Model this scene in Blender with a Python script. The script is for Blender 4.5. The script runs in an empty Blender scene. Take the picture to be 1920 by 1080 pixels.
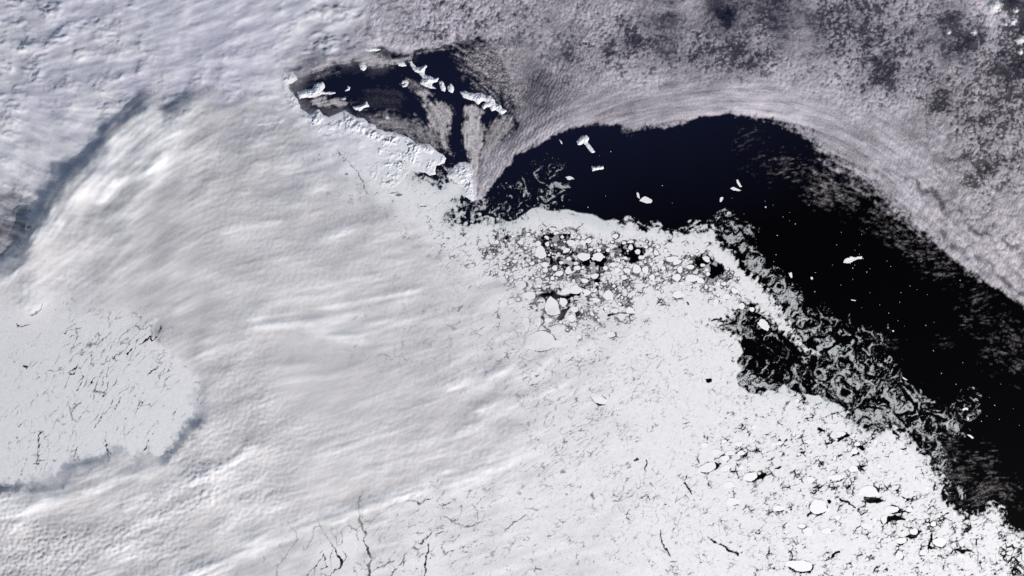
import bpy, math
import numpy as np
from mathutils import Vector, Matrix

# ------------------------------------------------------------------ camera, sky, sun, exposure
# 1 unit = about 11 km.  The ground is the curved Earth: a sphere of radius R, its top at the origin.
R, HCAM = 585.0, 400.0
SUN_AZ, SUN_EL = math.radians(-50.0), math.radians(28.0)      # direction towards the sun (from +X, counter-clockwise)
scene = bpy.context.scene
cd = bpy.data.cameras.new('camera'); cam = bpy.data.objects.new('camera', cd)
scene.collection.objects.link(cam); scene.camera = cam
cam.location = (0, 0, HCAM); cam.rotation_euler = (0, 0, 0)
cd.sensor_fit = 'HORIZONTAL'; cd.angle = 2 * math.atan(96.0 / HCAM)
cd.clip_start = 1.0; cd.clip_end = 5000.0
world = bpy.data.worlds.new('World'); scene.world = world; world.use_nodes = True
wn = world.node_tree; wn.nodes.clear()
sky = wn.nodes.new('ShaderNodeTexSky'); sky.sky_type = 'NISHITA'; sky.sun_disc = False
sky.sun_elevation = SUN_EL; sky.sun_rotation = math.pi / 2 - SUN_AZ
bg = wn.nodes.new('ShaderNodeBackground'); bg.inputs[1].default_value = 0.07
wo = wn.nodes.new('ShaderNodeOutputWorld')
wn.links.new(sky.outputs[0], bg.inputs[0]); wn.links.new(bg.outputs[0], wo.inputs[0])
sl = bpy.data.lights.new('sun', 'SUN'); sl.energy = 5.0; sl.angle = math.radians(0.5); sl.color = (1.0, 0.955, 0.93)
so = bpy.data.objects.new('sun', sl); scene.collection.objects.link(so)
sdir = Vector((math.cos(SUN_EL) * math.cos(SUN_AZ), math.cos(SUN_EL) * math.sin(SUN_AZ), math.sin(SUN_EL)))
so.rotation_euler = sdir.to_track_quat('Z', 'Y').to_euler(); so.location = sdir * 300
vs = scene.view_settings
vs.view_transform = 'Standard'; vs.look = 'None'; vs.gamma = 1.0; vs.exposure = -0.02; vs.use_curve_mapping = False
cy = scene.cycles
cy.max_bounces = 5; cy.diffuse_bounces = 2; cy.glossy_bounces = 1; cy.transmission_bounces = 2
cy.transparent_max_bounces = 16; cy.use_denoising = False

# ------------------------------------------------------------------ noise toolbox
F = np.float32
def _tab(seed):
    r = np.random.RandomState(seed); p = r.permutation(1024).astype(np.int32)
    a = r.rand(1024).astype(F) * 2 * np.pi
    return p, np.cos(a), np.sin(a), r.rand(1024).astype(F), r.rand(1024).astype(F)
_T = {}
def tab(seed):
    if seed not in _T: _T[seed] = _tab(seed)
    return _T[seed]
def perlin(x, y, seed=0):
    p, gx, gy, _, _ = tab(seed)
    x = np.asarray(x, F); y = np.asarray(y, F)
    fx = np.floor(x); fy = np.floor(y); xi = fx.astype(np.int32) & 1023; yi = fy.astype(np.int32) & 1023
    dx = x - fx; dy = y - fy
    u = dx * dx * dx * (dx * (dx * 6 - 15) + 10); v = dy * dy * dy * (dy * (dy * 6 - 15) + 10)
    x1 = (xi + 1) & 1023; py0 = p[yi]; py1 = p[(yi + 1) & 1023]
    def g(h, a, b): return gx[h] * a + gy[h] * b
    n00 = g(p[(xi + py0) & 1023], dx, dy); n10 = g(p[(x1 + py0) & 1023], dx - 1, dy)
    n01 = g(p[(xi + py1) & 1023], dx, dy - 1); n11 = g(p[(x1 + py1) & 1023], dx - 1, dy - 1)
    a = n00 + u * (n10 - n00); b = n01 + u * (n11 - n01)
    return (a + v * (b - a)) * F(1.5)
def fbm(x, y, seed=0, octv=4, gain=0.5, lac=2.03):
    s = 0; a = 1.0; t = 0.0
    for i in range(octv):
        s = s + a * perlin(x, y, seed + i); t += a; a *= gain; x = x * lac + 3.7; y = y * lac - 5.1
    return s / F(t)
def ridged(x, y, seed=0, octv=4, gain=0.5):
    s = 0; a = 1.0; t = 0.0
    for i in range(octv):
        s = s + a * (1 - np.abs(perlin(x, y, seed + i)) * 1.6); t += a; a *= gain; x = x * 2.05 + 1.7; y = y * 2.05 + 9.1
    return s / F(t)
def worley(x, y, seed=0, jit=1.0):
    """F1, distance to the cell edge, a random number per cell."""
    p, _, _, jx, jy = tab(seed)
    x = np.asarray(x, F); y = np.asarray(y, F)
    xi = np.floor(x).astype(np.int32); yi = np.floor(y).astype(np.int32)
    d1 = np.full(x.shape, 1e9, F); d2 = d1.copy()
    ax = np.zeros(x.shape, F); ay = ax.copy(); bx = ax.copy(); by = ax.copy(); idn = ax.copy()
    for oy in (-1, 0, 1):
        for ox in (-1, 0, 1):
            cx = xi + ox; cyy = yi + oy
            h = p[(cx + p[cyy & 1023]) & 1023]
            vx = cx + 0.5 + (jx[h] - 0.5) * jit - x; vy = cyy + 0.5 + (jy[h] - 0.5) * jit - y
            d = vx * vx + vy * vy
            n = d < d1; m = (~n) & (d < d2)
            bx = np.where(n, ax, np.where(m, vx, bx)); by = np.where(n, ay, np.where(m, vy, by))
            d2 = np.where(n, d1, np.where(m, d, d2))
            ax = np.where(n, vx, ax); ay = np.where(n, vy, ay); d1 = np.where(n, d, d1)
            idn = np.where(n, jx[(h * 7 + 13) & 1023], idn)
    sep = np.sqrt((bx - ax) ** 2 + (by - ay) ** 2) + 1e-6
    return np.sqrt(d1), (d2 - d1) / (2 * sep), idn
def sst(a, b, x):
    t = np.clip((x - a) / (b - a), 0, 1); return (t * t * (3 - 2 * t)).astype(F)
def bil(A, gx, gy):
    """sample A[row, col] at fractional indices"""
    h, w = A.shape
    gx = np.clip(gx, 0, w - 1.001); gy = np.clip(gy, 0, h - 1.001)
    x0 = gx.astype(np.int32); y0 = gy.astype(np.int32); fx = (gx - x0).astype(F); fy = (gy - y0).astype(F)
    a = A[y0, x0]; b = A[y0, x0 + 1]; c = A[y0 + 1, x0]; d = A[y0 + 1, x0 + 1]
    a = a + fx * (b - a); c = c + fx * (d - c)
    return a + fy * (c - a)
def rbf(pts, X, Y, step=14.0, pw=3.2, bg=None, r0=24.0):
    """smooth field through scattered (x, y, value) samples"""
    x0, x1, y0, y1 = -300, 2220, -300, 1380
    gx = np.arange(x0, x1 + step, step); gy = np.arange(y0, y1 + step, step)
    GX, GY = np.meshgrid(gx, gy); num = np.zeros(GX.shape); den = np.zeros(GX.shape)
    if bg is not None:
        w = 1.0 / (r0 * r0 + 350.0) ** (pw / 2); num += w * bg; den += w
    for (px, py, v) in pts:
        w = 1.0 / ((GX - px) ** 2 + (GY - py) ** 2 + 350.0) ** (pw / 2)
        num += w * v; den += w
    return bil((num / den).astype(F), (X - x0) / step, (Y - y0) / step)
def poly_sd(poly, X, Y, step=3.0, pad=240):
    """signed distance in pixels to a closed outline, positive inside"""
    P = np.array(poly, F); x0 = max(P[:, 0].min() - pad, -320); x1 = min(P[:, 0].max() + pad, 2240)
    y0 = max(P[:, 1].min() - pad, -320); y1 = min(P[:, 1].max() + pad, 1400)
    gx = np.arange(x0, x1 + step, step, dtype=F); gy = np.arange(y0, y1 + step, step, dtype=F)
    GX, GY = np.meshgrid(gx, gy); D = np.full(GX.shape, 1e9, F); ins = np.zeros(GX.shape, bool)
    Q = np.roll(P, -1, 0)
    for (ax, ay), (bx, by) in zip(P, Q):
        ex, ey = bx - ax, by - ay; L = ex * ex + ey * ey + 1e-6
        t = np.clip(((GX - ax) * ex + (GY - ay) * ey) / L, 0, 1)
        D = np.minimum(D, (GX - ax - t * ex) ** 2 + (GY - ay - t * ey) ** 2)
        if ay != by:
            c = ((ay > GY) != (by > GY)) & (GX < (bx - ax) * (GY - ay) / (by - ay) + ax)
            ins ^= c
    D = np.sqrt(D); D = np.where(ins, D, -D)
    return bil(D, (X - x0) / step, (Y - y0) / step)
def line_sd(pts, X, Y):
    """distance minus half width to a polyline of (x, y, halfwidth), negative on the line"""
    D = np.full(X.shape, 99.0, F)
    P = np.array(pts, F); m = (X > P[:, 0].min() - 30) & (X < P[:, 0].max() + 30) & (Y > P[:, 1].min() - 30) & (Y < P[:, 1].max() + 30)
    x = X[m]; y = Y[m]; d0 = np.full(x.shape, 99.0, F)
    for a, b in zip(P[:-1], P[1:]):
        ex, ey = b[0] - a[0], b[1] - a[1]; L = ex * ex + ey * ey + 1e-6
        t = np.clip(((x - a[0]) * ex + (y - a[1]) * ey) / L, 0, 1)
        d0 = np.minimum(d0, np.hypot(x - a[0] - t * ex, y - a[1] - t * ey) - (a[2] + t * (b[2] - a[2])))
    D[m] = d0
    return D
def lic(N, vx, vy, n, step):
    """smear N along the unit flow (vx, vy), in grid cells"""
    h, w = N.shape; gy, gx = np.mgrid[0:h, 0:w].astype(F)
    acc = N.copy(); tot = 1.0
    for s in (1, -1):
        x, y = gx.copy(), gy.copy()
        for i in range(n):
            ux = bil(vx, x, y); uy = bil(vy, x, y)
            x = x + s * step * ux; y = y + s * step * uy
            wt = 0.5 + 0.5 * math.cos(math.pi * (i + 1) / (n + 1))
            acc = acc + wt * bil(N, x, y); tot += wt
    acc = acc / tot
    return ((acc - acc.mean()) / (acc.std() + 1e-6)).astype(F)
def axis(lo, hi, step, grow_lo=True, grow_hi=True, out=620, n=14):
    a = np.arange(lo, hi + step * 0.5, step)
    g = (np.linspace(0, 1, n + 1)[1:] ** 1.7) * out
    parts = []
    if grow_lo: parts.append((lo - g)[::-1])
    parts.append(a)
    if grow_hi: parts.append(a[-1] + g)
    return np.concatenate(parts).astype(F)

# ------------------------------------------------------------------ the globe
def ground(px, py, h=0.0):
    """point on the curved Earth under image position px, py, raised by h along the local vertical"""
    px = np.asarray(px, np.float64); py = np.asarray(py, np.float64)
    dx = (px - 960) / 10; dy = (540 - py) / 10; dz = -HCAM
    a = dx * dx + dy * dy + dz * dz; b = dz * (HCAM + R); c = (HCAM + R) ** 2 - R * R
    t = (-b - np.sqrt(np.maximum(b * b - a * c, 0))) / a
    X = dx * t; Y = dy * t; Z = HCAM + dz * t
    k = 1 + np.asarray(h, np.float64) / R
    return X * k, Y * k, (Z + R) * k - R
def link(ob):
    scene.collection.objects.link(ob); return ob
def tag(ob, label=None, cat=None, group=None, kind=None):
    if label: ob['label'] = label
    if cat: ob['category'] = cat
    if group: ob['group'] = group
    if kind: ob['kind'] = kind
    return ob
def mesh_from(name, V, quads, mat, attrs=None, smooth=True):
    me = bpy.data.meshes.new(name)
    nv, nf = len(V), len(quads); k = quads.shape[1]
    me.vertices.add(nv); me.loops.add(nf * k); me.polygons.add(nf)
    me.vertices.foreach_set('co', V.astype(F).ravel())
    me.loops.foreach_set('vertex_index', quads.astype(np.int32).ravel())
    me.polygons.foreach_set('loop_start', np.arange(0, nf * k, k, dtype=np.int32))
    me.polygons.foreach_set('loop_total', np.full(nf, k, np.int32))
    me.polygons.foreach_set('use_smooth', np.full(nf, smooth))
    for an, av in (attrs or {}).items():
        at = me.attributes.new(an, 'FLOAT', 'POINT'); at.data.foreach_set('value', av.astype(F).ravel())
    me.materials.append(mat); me.update(calc_edges=True)
    return me
def sheet(name, X, Y, H, mat, attrs, keep):
    ny, nx = X.shape
    px, py, pz = ground(X, Y, H)
    idx = np.arange(nx * ny).reshape(ny, nx)
    q = np.stack([idx[1:, :-1], idx[1:, 1:], idx[:-1, 1:], idx[:-1, :-1]], -1).reshape(-1, 4)
    k = keep.ravel()[q].any(1); q = q[k]
    used = np.zeros(nx * ny, bool); used[q.ravel()] = True
    remap = np.cumsum(used) - 1
    V = np.stack([px.ravel()[used], py.ravel()[used], pz.ravel()[used]], -1)
    me = mesh_from(name, V, remap[q], mat, {a: v.ravel()[used] for a, v in attrs.items()})
    return link(bpy.data.objects.new(name, me))

# ------------------------------------------------------------------ materials
class N:
    def __init__(s, name):
        s.m = bpy.data.materials.new(name); s.m.use_nodes = True; s.t = s.m.node_tree; s.t.nodes.clear()
        s.out = s.t.nodes.new('ShaderNodeOutputMaterial')
    def n(s, typ, **kw):
        nd = s.t.nodes.new('ShaderNode' + typ)
        for k, v in kw.items(): setattr(nd, k, v)
        return nd
    def l(s, a, b): s.t.links.new(a, b)
    def attr(s, name): return s.n('Attribute', attribute_name=name).outputs['Fac']
    def math(s, op, a, b=None, c=None, clamp=False):
        nd = s.n('Math', operation=op, use_clamp=clamp)
        for i, v in enumerate((a, b, c)):
            if v is None: continue
            if isinstance(v, (int, float)): nd.inputs[i].default_value = v
            else: s.l(v, nd.inputs[i])
        return nd.outputs[0]
    def noise(s, scale, detail=3, rough=0.55, vec=None, out='Fac'):
        nd = s.n('TexNoise'); nd.inputs['Scale'].default_value = scale; nd.inputs['Detail'].default_value = detail
        nd.inputs['Roughness'].default_value = rough
        s.l(vec if vec else s.n('TexCoord').outputs['Object'], nd.inputs['Vector'])
        return nd.outputs[out]
    def mixc(s, f, a, b):
        nd = s.n('Mix', data_type='RGBA')
        for i, v in ((0, f), (6, a), (7, b)):
            if isinstance(v, (int, float)): nd.inputs[i].default_value = v
            elif isinstance(v, tuple): nd.inputs[i].default_value = (*v, 1)
            else: s.l(v, nd.inputs[i])
        return nd.outputs[2]
    def sstep(s, a, b, x):
        nd = s.n('MapRange', interpolation_type='SMOOTHSTEP')
        s.l(x, nd.inputs[0]); nd.inputs[1].default_value = a; nd.inputs[2].default_value = b
        return nd.outputs[0]
    def bump(s, h, strength, dist):
        nd = s.n('Bump'); nd.inputs['Strength'].default_value = strength; nd.inputs['Distance'].default_value = dist
        s.l(h, nd.inputs['Height']); return nd.outputs[0]

def mat_ocean():
    k = N('haze_tinted_water'); b = k.n('BsdfPrincipled')
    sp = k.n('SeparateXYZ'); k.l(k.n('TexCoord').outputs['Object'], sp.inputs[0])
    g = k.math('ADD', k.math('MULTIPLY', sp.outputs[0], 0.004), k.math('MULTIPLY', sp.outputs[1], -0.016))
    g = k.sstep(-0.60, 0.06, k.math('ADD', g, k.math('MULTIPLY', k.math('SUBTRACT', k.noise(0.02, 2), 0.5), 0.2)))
    c = k.mixc(g, (0.0072, 0.0092, 0.0255), (0.0006, 0.0003, 0.0005))  # atmospheric haze painted into the water colour: bluer towards the top, black below
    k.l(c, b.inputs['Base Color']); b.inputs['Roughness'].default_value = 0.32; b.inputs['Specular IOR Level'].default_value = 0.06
    k.l(b.outputs[0], k.out.inputs[0]); return k.m
def mat_ice():
    k = N('sea_ice')
    d = k.n('BsdfDiffuse'); t = k.n('BsdfTransparent'); mx = k.n('MixShader')
    fine = k.noise(7.0, 4, 0.6); mid = k.noise(1.3, 5, 0.6)
    white = k.mixc(k.sstep(0.3, 0.7, mid), (0.80, 0.795, 0.80), (0.86, 0.855, 0.855))
    white = k.mixc(k.math('MULTIPLY', k.sstep(0.45, 0.75, fine), 0.35), white, (0.74, 0.76, 0.79))
    c = k.mixc(k.attr('thin'), white, (0.20, 0.205, 0.225))
    c = k.mixc(k.attr('slush'), c, (0.64, 0.68, 0.68))
    k.l(c, d.inputs[0])
    k.l(k.bump(k.math('ADD', mid, k.math('MULTIPLY', fine, 0.5)), 0.5, 0.05), d.inputs['Normal'])
    a = k.math('ADD', k.attr('ice'), k.math('MULTIPLY', k.math('SUBTRACT', fine, 0.5), 2.2))
    a = k.sstep(-0.75, 0.75, a)
    k.l(a, mx.inputs[0]); k.l(t.outputs[0], mx.inputs[1]); k.l(d.outputs[0], mx.inputs[2]); k.l(mx.outputs[0], k.out.inputs[0])
    return k.m
def mat_cloud(name, col, fine_amp, fine_scale, bump=0.4, transl=0.25):
    k = N(name)
    d = k.n('BsdfDiffuse'); tr = k.n('BsdfTranslucent'); m0 = k.n('MixShader'); t = k.n('BsdfTransparent'); mx = k.n('MixShader')
    tr.inputs[0].default_value = (*col, 1); m0.inputs[0].default_value = transl
    k.l(k.mixc(k.attr('dense'), col, tuple(1 - (1 - v) * .08 for v in col)), d.inputs[0])
    fine = k.noise(fine_scale, 4, 0.6)
    nb = k.bump(fine, bump, 0.06); k.l(nb, d.inputs['Normal'])
    k.l(d.outputs[0], m0.inputs[1]); k.l(tr.outputs[0], m0.inputs[2])
    cov = k.attr('cov')
    w = k.math('MULTIPLY', k.math('MULTIPLY', cov, k.math('SUBTRACT', 1.0, cov)), 4.0)
    a = k.math('ADD', cov, k.math('MULTIPLY', k.math('MULTIPLY', k.math('SUBTRACT', fine, 0.5), w), fine_amp), clamp=True)
    k.l(a, mx.inputs[0]); k.l(t.outputs[0], mx.inputs[1]); k.l(m0.outputs[0], mx.inputs[2]); k.l(mx.outputs[0], k.out.inputs[0])
    return k.m
def mat_snow(name, rock=False):
    k = N(name); b = k.n('BsdfDiffuse')
    n1 = k.noise(3.0, 5)
    c = k.mixc(k.sstep(0.35, 0.7, n1), (0.83, 0.83, 0.845), (0.75, 0.765, 0.79))
    if rock:
        rk = k.mixc(k.noise(9.0, 4), (0.10, 0.085, 0.075), (0.30, 0.25, 0.21))
        f = k.sstep(0.35, 0.65, k.math('ADD', k.attr('rock'), k.math('MULTIPLY', k.math('SUBTRACT', k.noise(6.0, 5, 0.7), 0.5), 1.6)))
        c = k.mixc(f, c, rk)
    k.l(c, b.inputs[0]); k.l(k.bump(k.noise(5.0, 5, 0.6), 0.5, 0.06), b.inputs['Normal'])
    k.l(b.outputs[0], k.out.inputs[0]); return k.m
def mat_berg():
    k = N('berg_ice'); b = k.n('BsdfDiffuse')
    k.l(k.mixc(k.noise(2.0, 4), (0.90, 0.885, 0.885), (0.84, 0.84, 0.85)), b.inputs[0])
    k.l(k.bump(k.noise(4.0, 4), 0.3, 0.04), b.inputs['Normal']); k.l(b.outputs[0], k.out.inputs[0]); return k.m
def mat_floe():
    k = N('floe_ice'); b = k.n('BsdfDiffuse'); oi = k.n('ObjectInfo')
    v = k.mixc(oi.outputs['Random'], (0.86, 0.86, 0.865), (0.915, 0.91, 0.91))
    tc = k.n('TexCoord'); ge = k.n('NewGeometry')
    n1 = k.noise(2.2, 5, 0.6, vec=ge.outputs['Position'])
    v = k.mixc(k.math('MULTIPLY', k.sstep(0.45, 0.75, n1), 0.22), v, (0.74, 0.75, 0.78))
    k.l(v, b.inputs[0]); k.l(k.bump(n1, 0.4, 0.04), b.inputs['Normal']); k.l(b.outputs[0], k.out.inputs[0]); return k.m
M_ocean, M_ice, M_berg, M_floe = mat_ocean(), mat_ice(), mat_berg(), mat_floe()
M_snow, M_land = mat_snow('island_snow'), mat_snow('mountain_snow', True)
M_strat = mat_cloud('stratus', (0.745, 0.73, 0.725), 0.2, 1.2, 0.12, 0.1)
M_bank = mat_cloud('cloud_bank', (0.86, 0.86, 0.87), 0.5, 3.5, 0.5)
M_veil = mat_cloud('veil', (0.79, 0.775, 0.89), 0.3, 1.6, 0.35, 0.1)
M_cell = mat_cloud('stratocumulus', (0.86, 0.81, 0.875), 0.8, 4.0, 0.35, 0.12)
M_wisp = mat_cloud('cirrus', (0.83, 0.78, 0.79), 1.2, 3.0, 0.4, 0.1)

# ------------------------------------------------------------------ ocean: a cap of the globe out to the horizon
def build_ocean():
    nr, na = 90, 160
    th = (np.linspace(0, 1, nr + 1)[1:]) * math.radians(62)
    ph = np.linspace(0, 2 * np.pi, na, endpoint=False)
    T, Pp = np.meshgrid(th, ph, indexing='ij')
    V = np.stack([R * np.sin(T) * np.cos(Pp), R * np.sin(T) * np.sin(Pp), R * np.cos(T) - R], -1).reshape(-1, 3)
    V = np.vstack([V, [[0, 0, 0]]])
    i = np.arange((nr - 1) * na).reshape(nr - 1, na); j = np.roll(i, -1, 1)
    q = np.stack([i, i + na, j + na, j], -1).reshape(-1, 4)
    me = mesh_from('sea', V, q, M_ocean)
    ob = link(bpy.data.objects.new('sea', me))
    # innermost fan as its own small mesh would leave a seam, so add it with bmesh
    import bmesh
    bm = bmesh.new(); bm.from_mesh(me); bm.verts.ensure_lookup_table()
    for a in range(na): bm.faces.new((bm.verts[len(V) - 1], bm.verts[a], bm.verts[(a + 1) % na])).smooth = True
    bm.to_mesh(me); bm.free()
    tag(ob, 'near-black open polar sea between the pack ice and the clouds', 'sea', kind='structure')
build_ocean()

# ------------------------------------------------------------------ pack ice
PACK = [(-900,-900),(640,-900),(600,-300),(560,-40),(540,60),(528,135),(545,165),(565,205),(600,228),(700,250),(800,290),(815,305),(800,322),(780,332),
 (800,330),(815,338),(825,345),(835,332),(850,322),(880,322),(886,360),(890,378),(874,371),(863,377),(866,386),(880,389),(872,397),(884,402),(905,398),(925,408),(950,416),
 (962,412),(975,405),(997,392),(1035,395),(1065,390),(1090,400),(1107,402),(1130,412),(1152,410),(1165,417),(1177,406),(1192,407),
 (1207,422),(1220,414),(1232,411),(1242,425),(1260,429),(1282,427),(1295,424),(1287,417),(1300,410),(1312,415),(1312,425),(1320,425),
 (1332,407),(1350,397),(1362,389),(1370,395),(1380,401),(1357,406),(1342,413),(1345,430),(1360,455),(1385,480),(1400,505),(1425,520),(1440,540),
 (1455,558),(1478,595),(1492,625),(1512,648),(1540,668),(1525,668),(1500,655),(1484,640),(1463,625),(1455,612),(1440,598),(1425,588),(1412,580),(1400,573),
 (1385,582),(1372,597),(1352,608),(1358,617),(1372,622),(1392,634),(1388,645),(1392,660),(1385,670),(1383,680),(1393,697),(1382,705),(1386,722),(1402,736),(1425,738),
 (1440,728),(1455,732),(1470,722),(1495,738),(1520,742),(1535,740),(1550,752),(1580,762),(1590,772),(1602,789),(1622,803),(1645,806),(1655,796),(1677,796),(1702,808),
 (1710,822),(1727,840),(1745,855),(1750,872),(1767,887),(1777,902),(1775,922),(1782,940),(1802,954),(1840,955),(1850,943),(1865,940),(1885,951),(1886,970),(1905,992),
 (1925,996),(2000,1050),(2900,1250),(2900,2000),(-900,2000)]
# concentration of drifting slush outside the solid edge
SLUSH = [(1460,560,.6),(1490,600,.55),(1480,575,.55),(1510,630,.6),(1400,455,.45),(1375,430,.55),(1390,435,.5),(1370,460,.55),(1420,500,.55),(1405,480,.5),(1440,520,.5),(1470,545,.45),(1495,560,.5),
 (1520,600,.33),(1540,640,.5),(1560,660,.55),(1575,690,.5),(1550,600,.3),(1590,690,.45),(1610,720,.42),(1650,720,.35),(1690,735,.3),(1700,765,.45),(1670,745,.5),(1730,755,.35),(1560,620,.3),(1600,625,.25),
 (1630,640,.22),(1660,660,.15),(1675,700,.3),(1640,690,.3),(1620,790,.55),(1650,780,.55),(1690,785,.5),(1720,800,.4),(1750,790,.35),(1760,820,.3),(1790,790,.25),(1810,770,.3),(1745,840,.35),(1770,880,.4),(1800,930,.25),
 (1500,690,.42),(1540,700,.42),(1570,720,.4),(1600,750,.35),(1560,750,.35),(1525,735,.3),(1450,660,-.2),(1430,690,-.2),(1420,640,-.3),(1470,700,.1),(1480,655,.1),(1455,635,.1),(1410,718,.52),(1430,712,.3),
 (1390,605,.45),(1400,590,.4),(1420,615,.35),(1440,630,.35),(1450,640,.3),(1480,725,.15),(1500,735,.1),(1440,600,-.2),(1475,640,-.2),(1500,665,-.1),(1520,672,.0),
 (1000,365,.25),(1030,378,.55),(1050,385,.5),(985,358,.3),(1010,395,.2),(960,395,.15),(930,392,.3),(900,385,.3),(940,405,.4),(975,390,.1),(1055,375,.2),(1080,380,-.3),(1005,350,.05),(945,370,-.1),(910,385,.4),(840,318,.6),(855,330,.5),(880,300,-.3),(840,300,-.3),
 (1100,360,-.5),(1200,395,-.2),(1300,380,-.5),(1340,380,-.4),(1400,400,-.4),(1430,450,-.5),(1460,480,-.5),(1500,520,-.4),(1520,560,-.4),(1570,580,-.3),(1620,600,-.3),(1680,650,-.4),(1720,700,-.5),(1770,740,-.4),(1850,800,-.5),(1830,900,-.3),(1880,900,-.4),
 (1900,970,-.3),(1500,300,-.6),(1700,500,-.6),(700,200,-.6),(950,300,-.6),(1900,700,-.6),(1240,435,-.1),(1320,415,-.2),(1800,850,-.4),(1790,960,-.2),(1850,930,.0)]
CRK = [ # centre x, y, radius x, y, crack angle (degrees, up-right positive), length, spacing, half width, bias, seed
 (190,720,190,150,58,60,12,1.3,0.0,11),(250,640,160,70,42,30,9,1.5,0.0,12),(90,820,140,120,66,26,12,1.2,-.15,13),
 (640,1010,150,110,97,55,22,1.7,0.1,14),(800,980,140,110,40,46,15,1.5,0.1,15),(930,930,160,90,24,34,9,1.2,0.1,16),(960,1030,180,90,26,48,12,1.1,0.0,17),
 (1090,890,130,130,40,30,11,1.1,0.0,18),(1230,930,120,110,70,40,14,1.4,0.05,19),(1300,1010,130,90,112,40,13,1.1,0.0,20),(1180,950,200,130,15,36,12,0.9,0.0,26),
 (1040,730,170,110,28,24,8,1.5,0.05,21),(1200,720,170,120,22,20,8,1.0,0.0,22),(820,640,190,120,35,24,15,1.3,0.1,23),(720,690,150,110,70,30,17,1.1,0.05,24),
 (1060,830,140,70,35,26,8,1.6,0.05,25),(1400,1000,160,110,20,26,11,1.1,0.05,27),(700,400,250,120,60,70,40,1.0,0.0,28),(880,470,130,80,35,22,9,1.1,0.0,29),
 (250,80,350,200,30,60,30,.9,-.1,30),(1290,690,160,110,40,14,7,.8,-.05,31),(1000,620,120,70,40,18,14,1.3,.1,32)]
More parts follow.
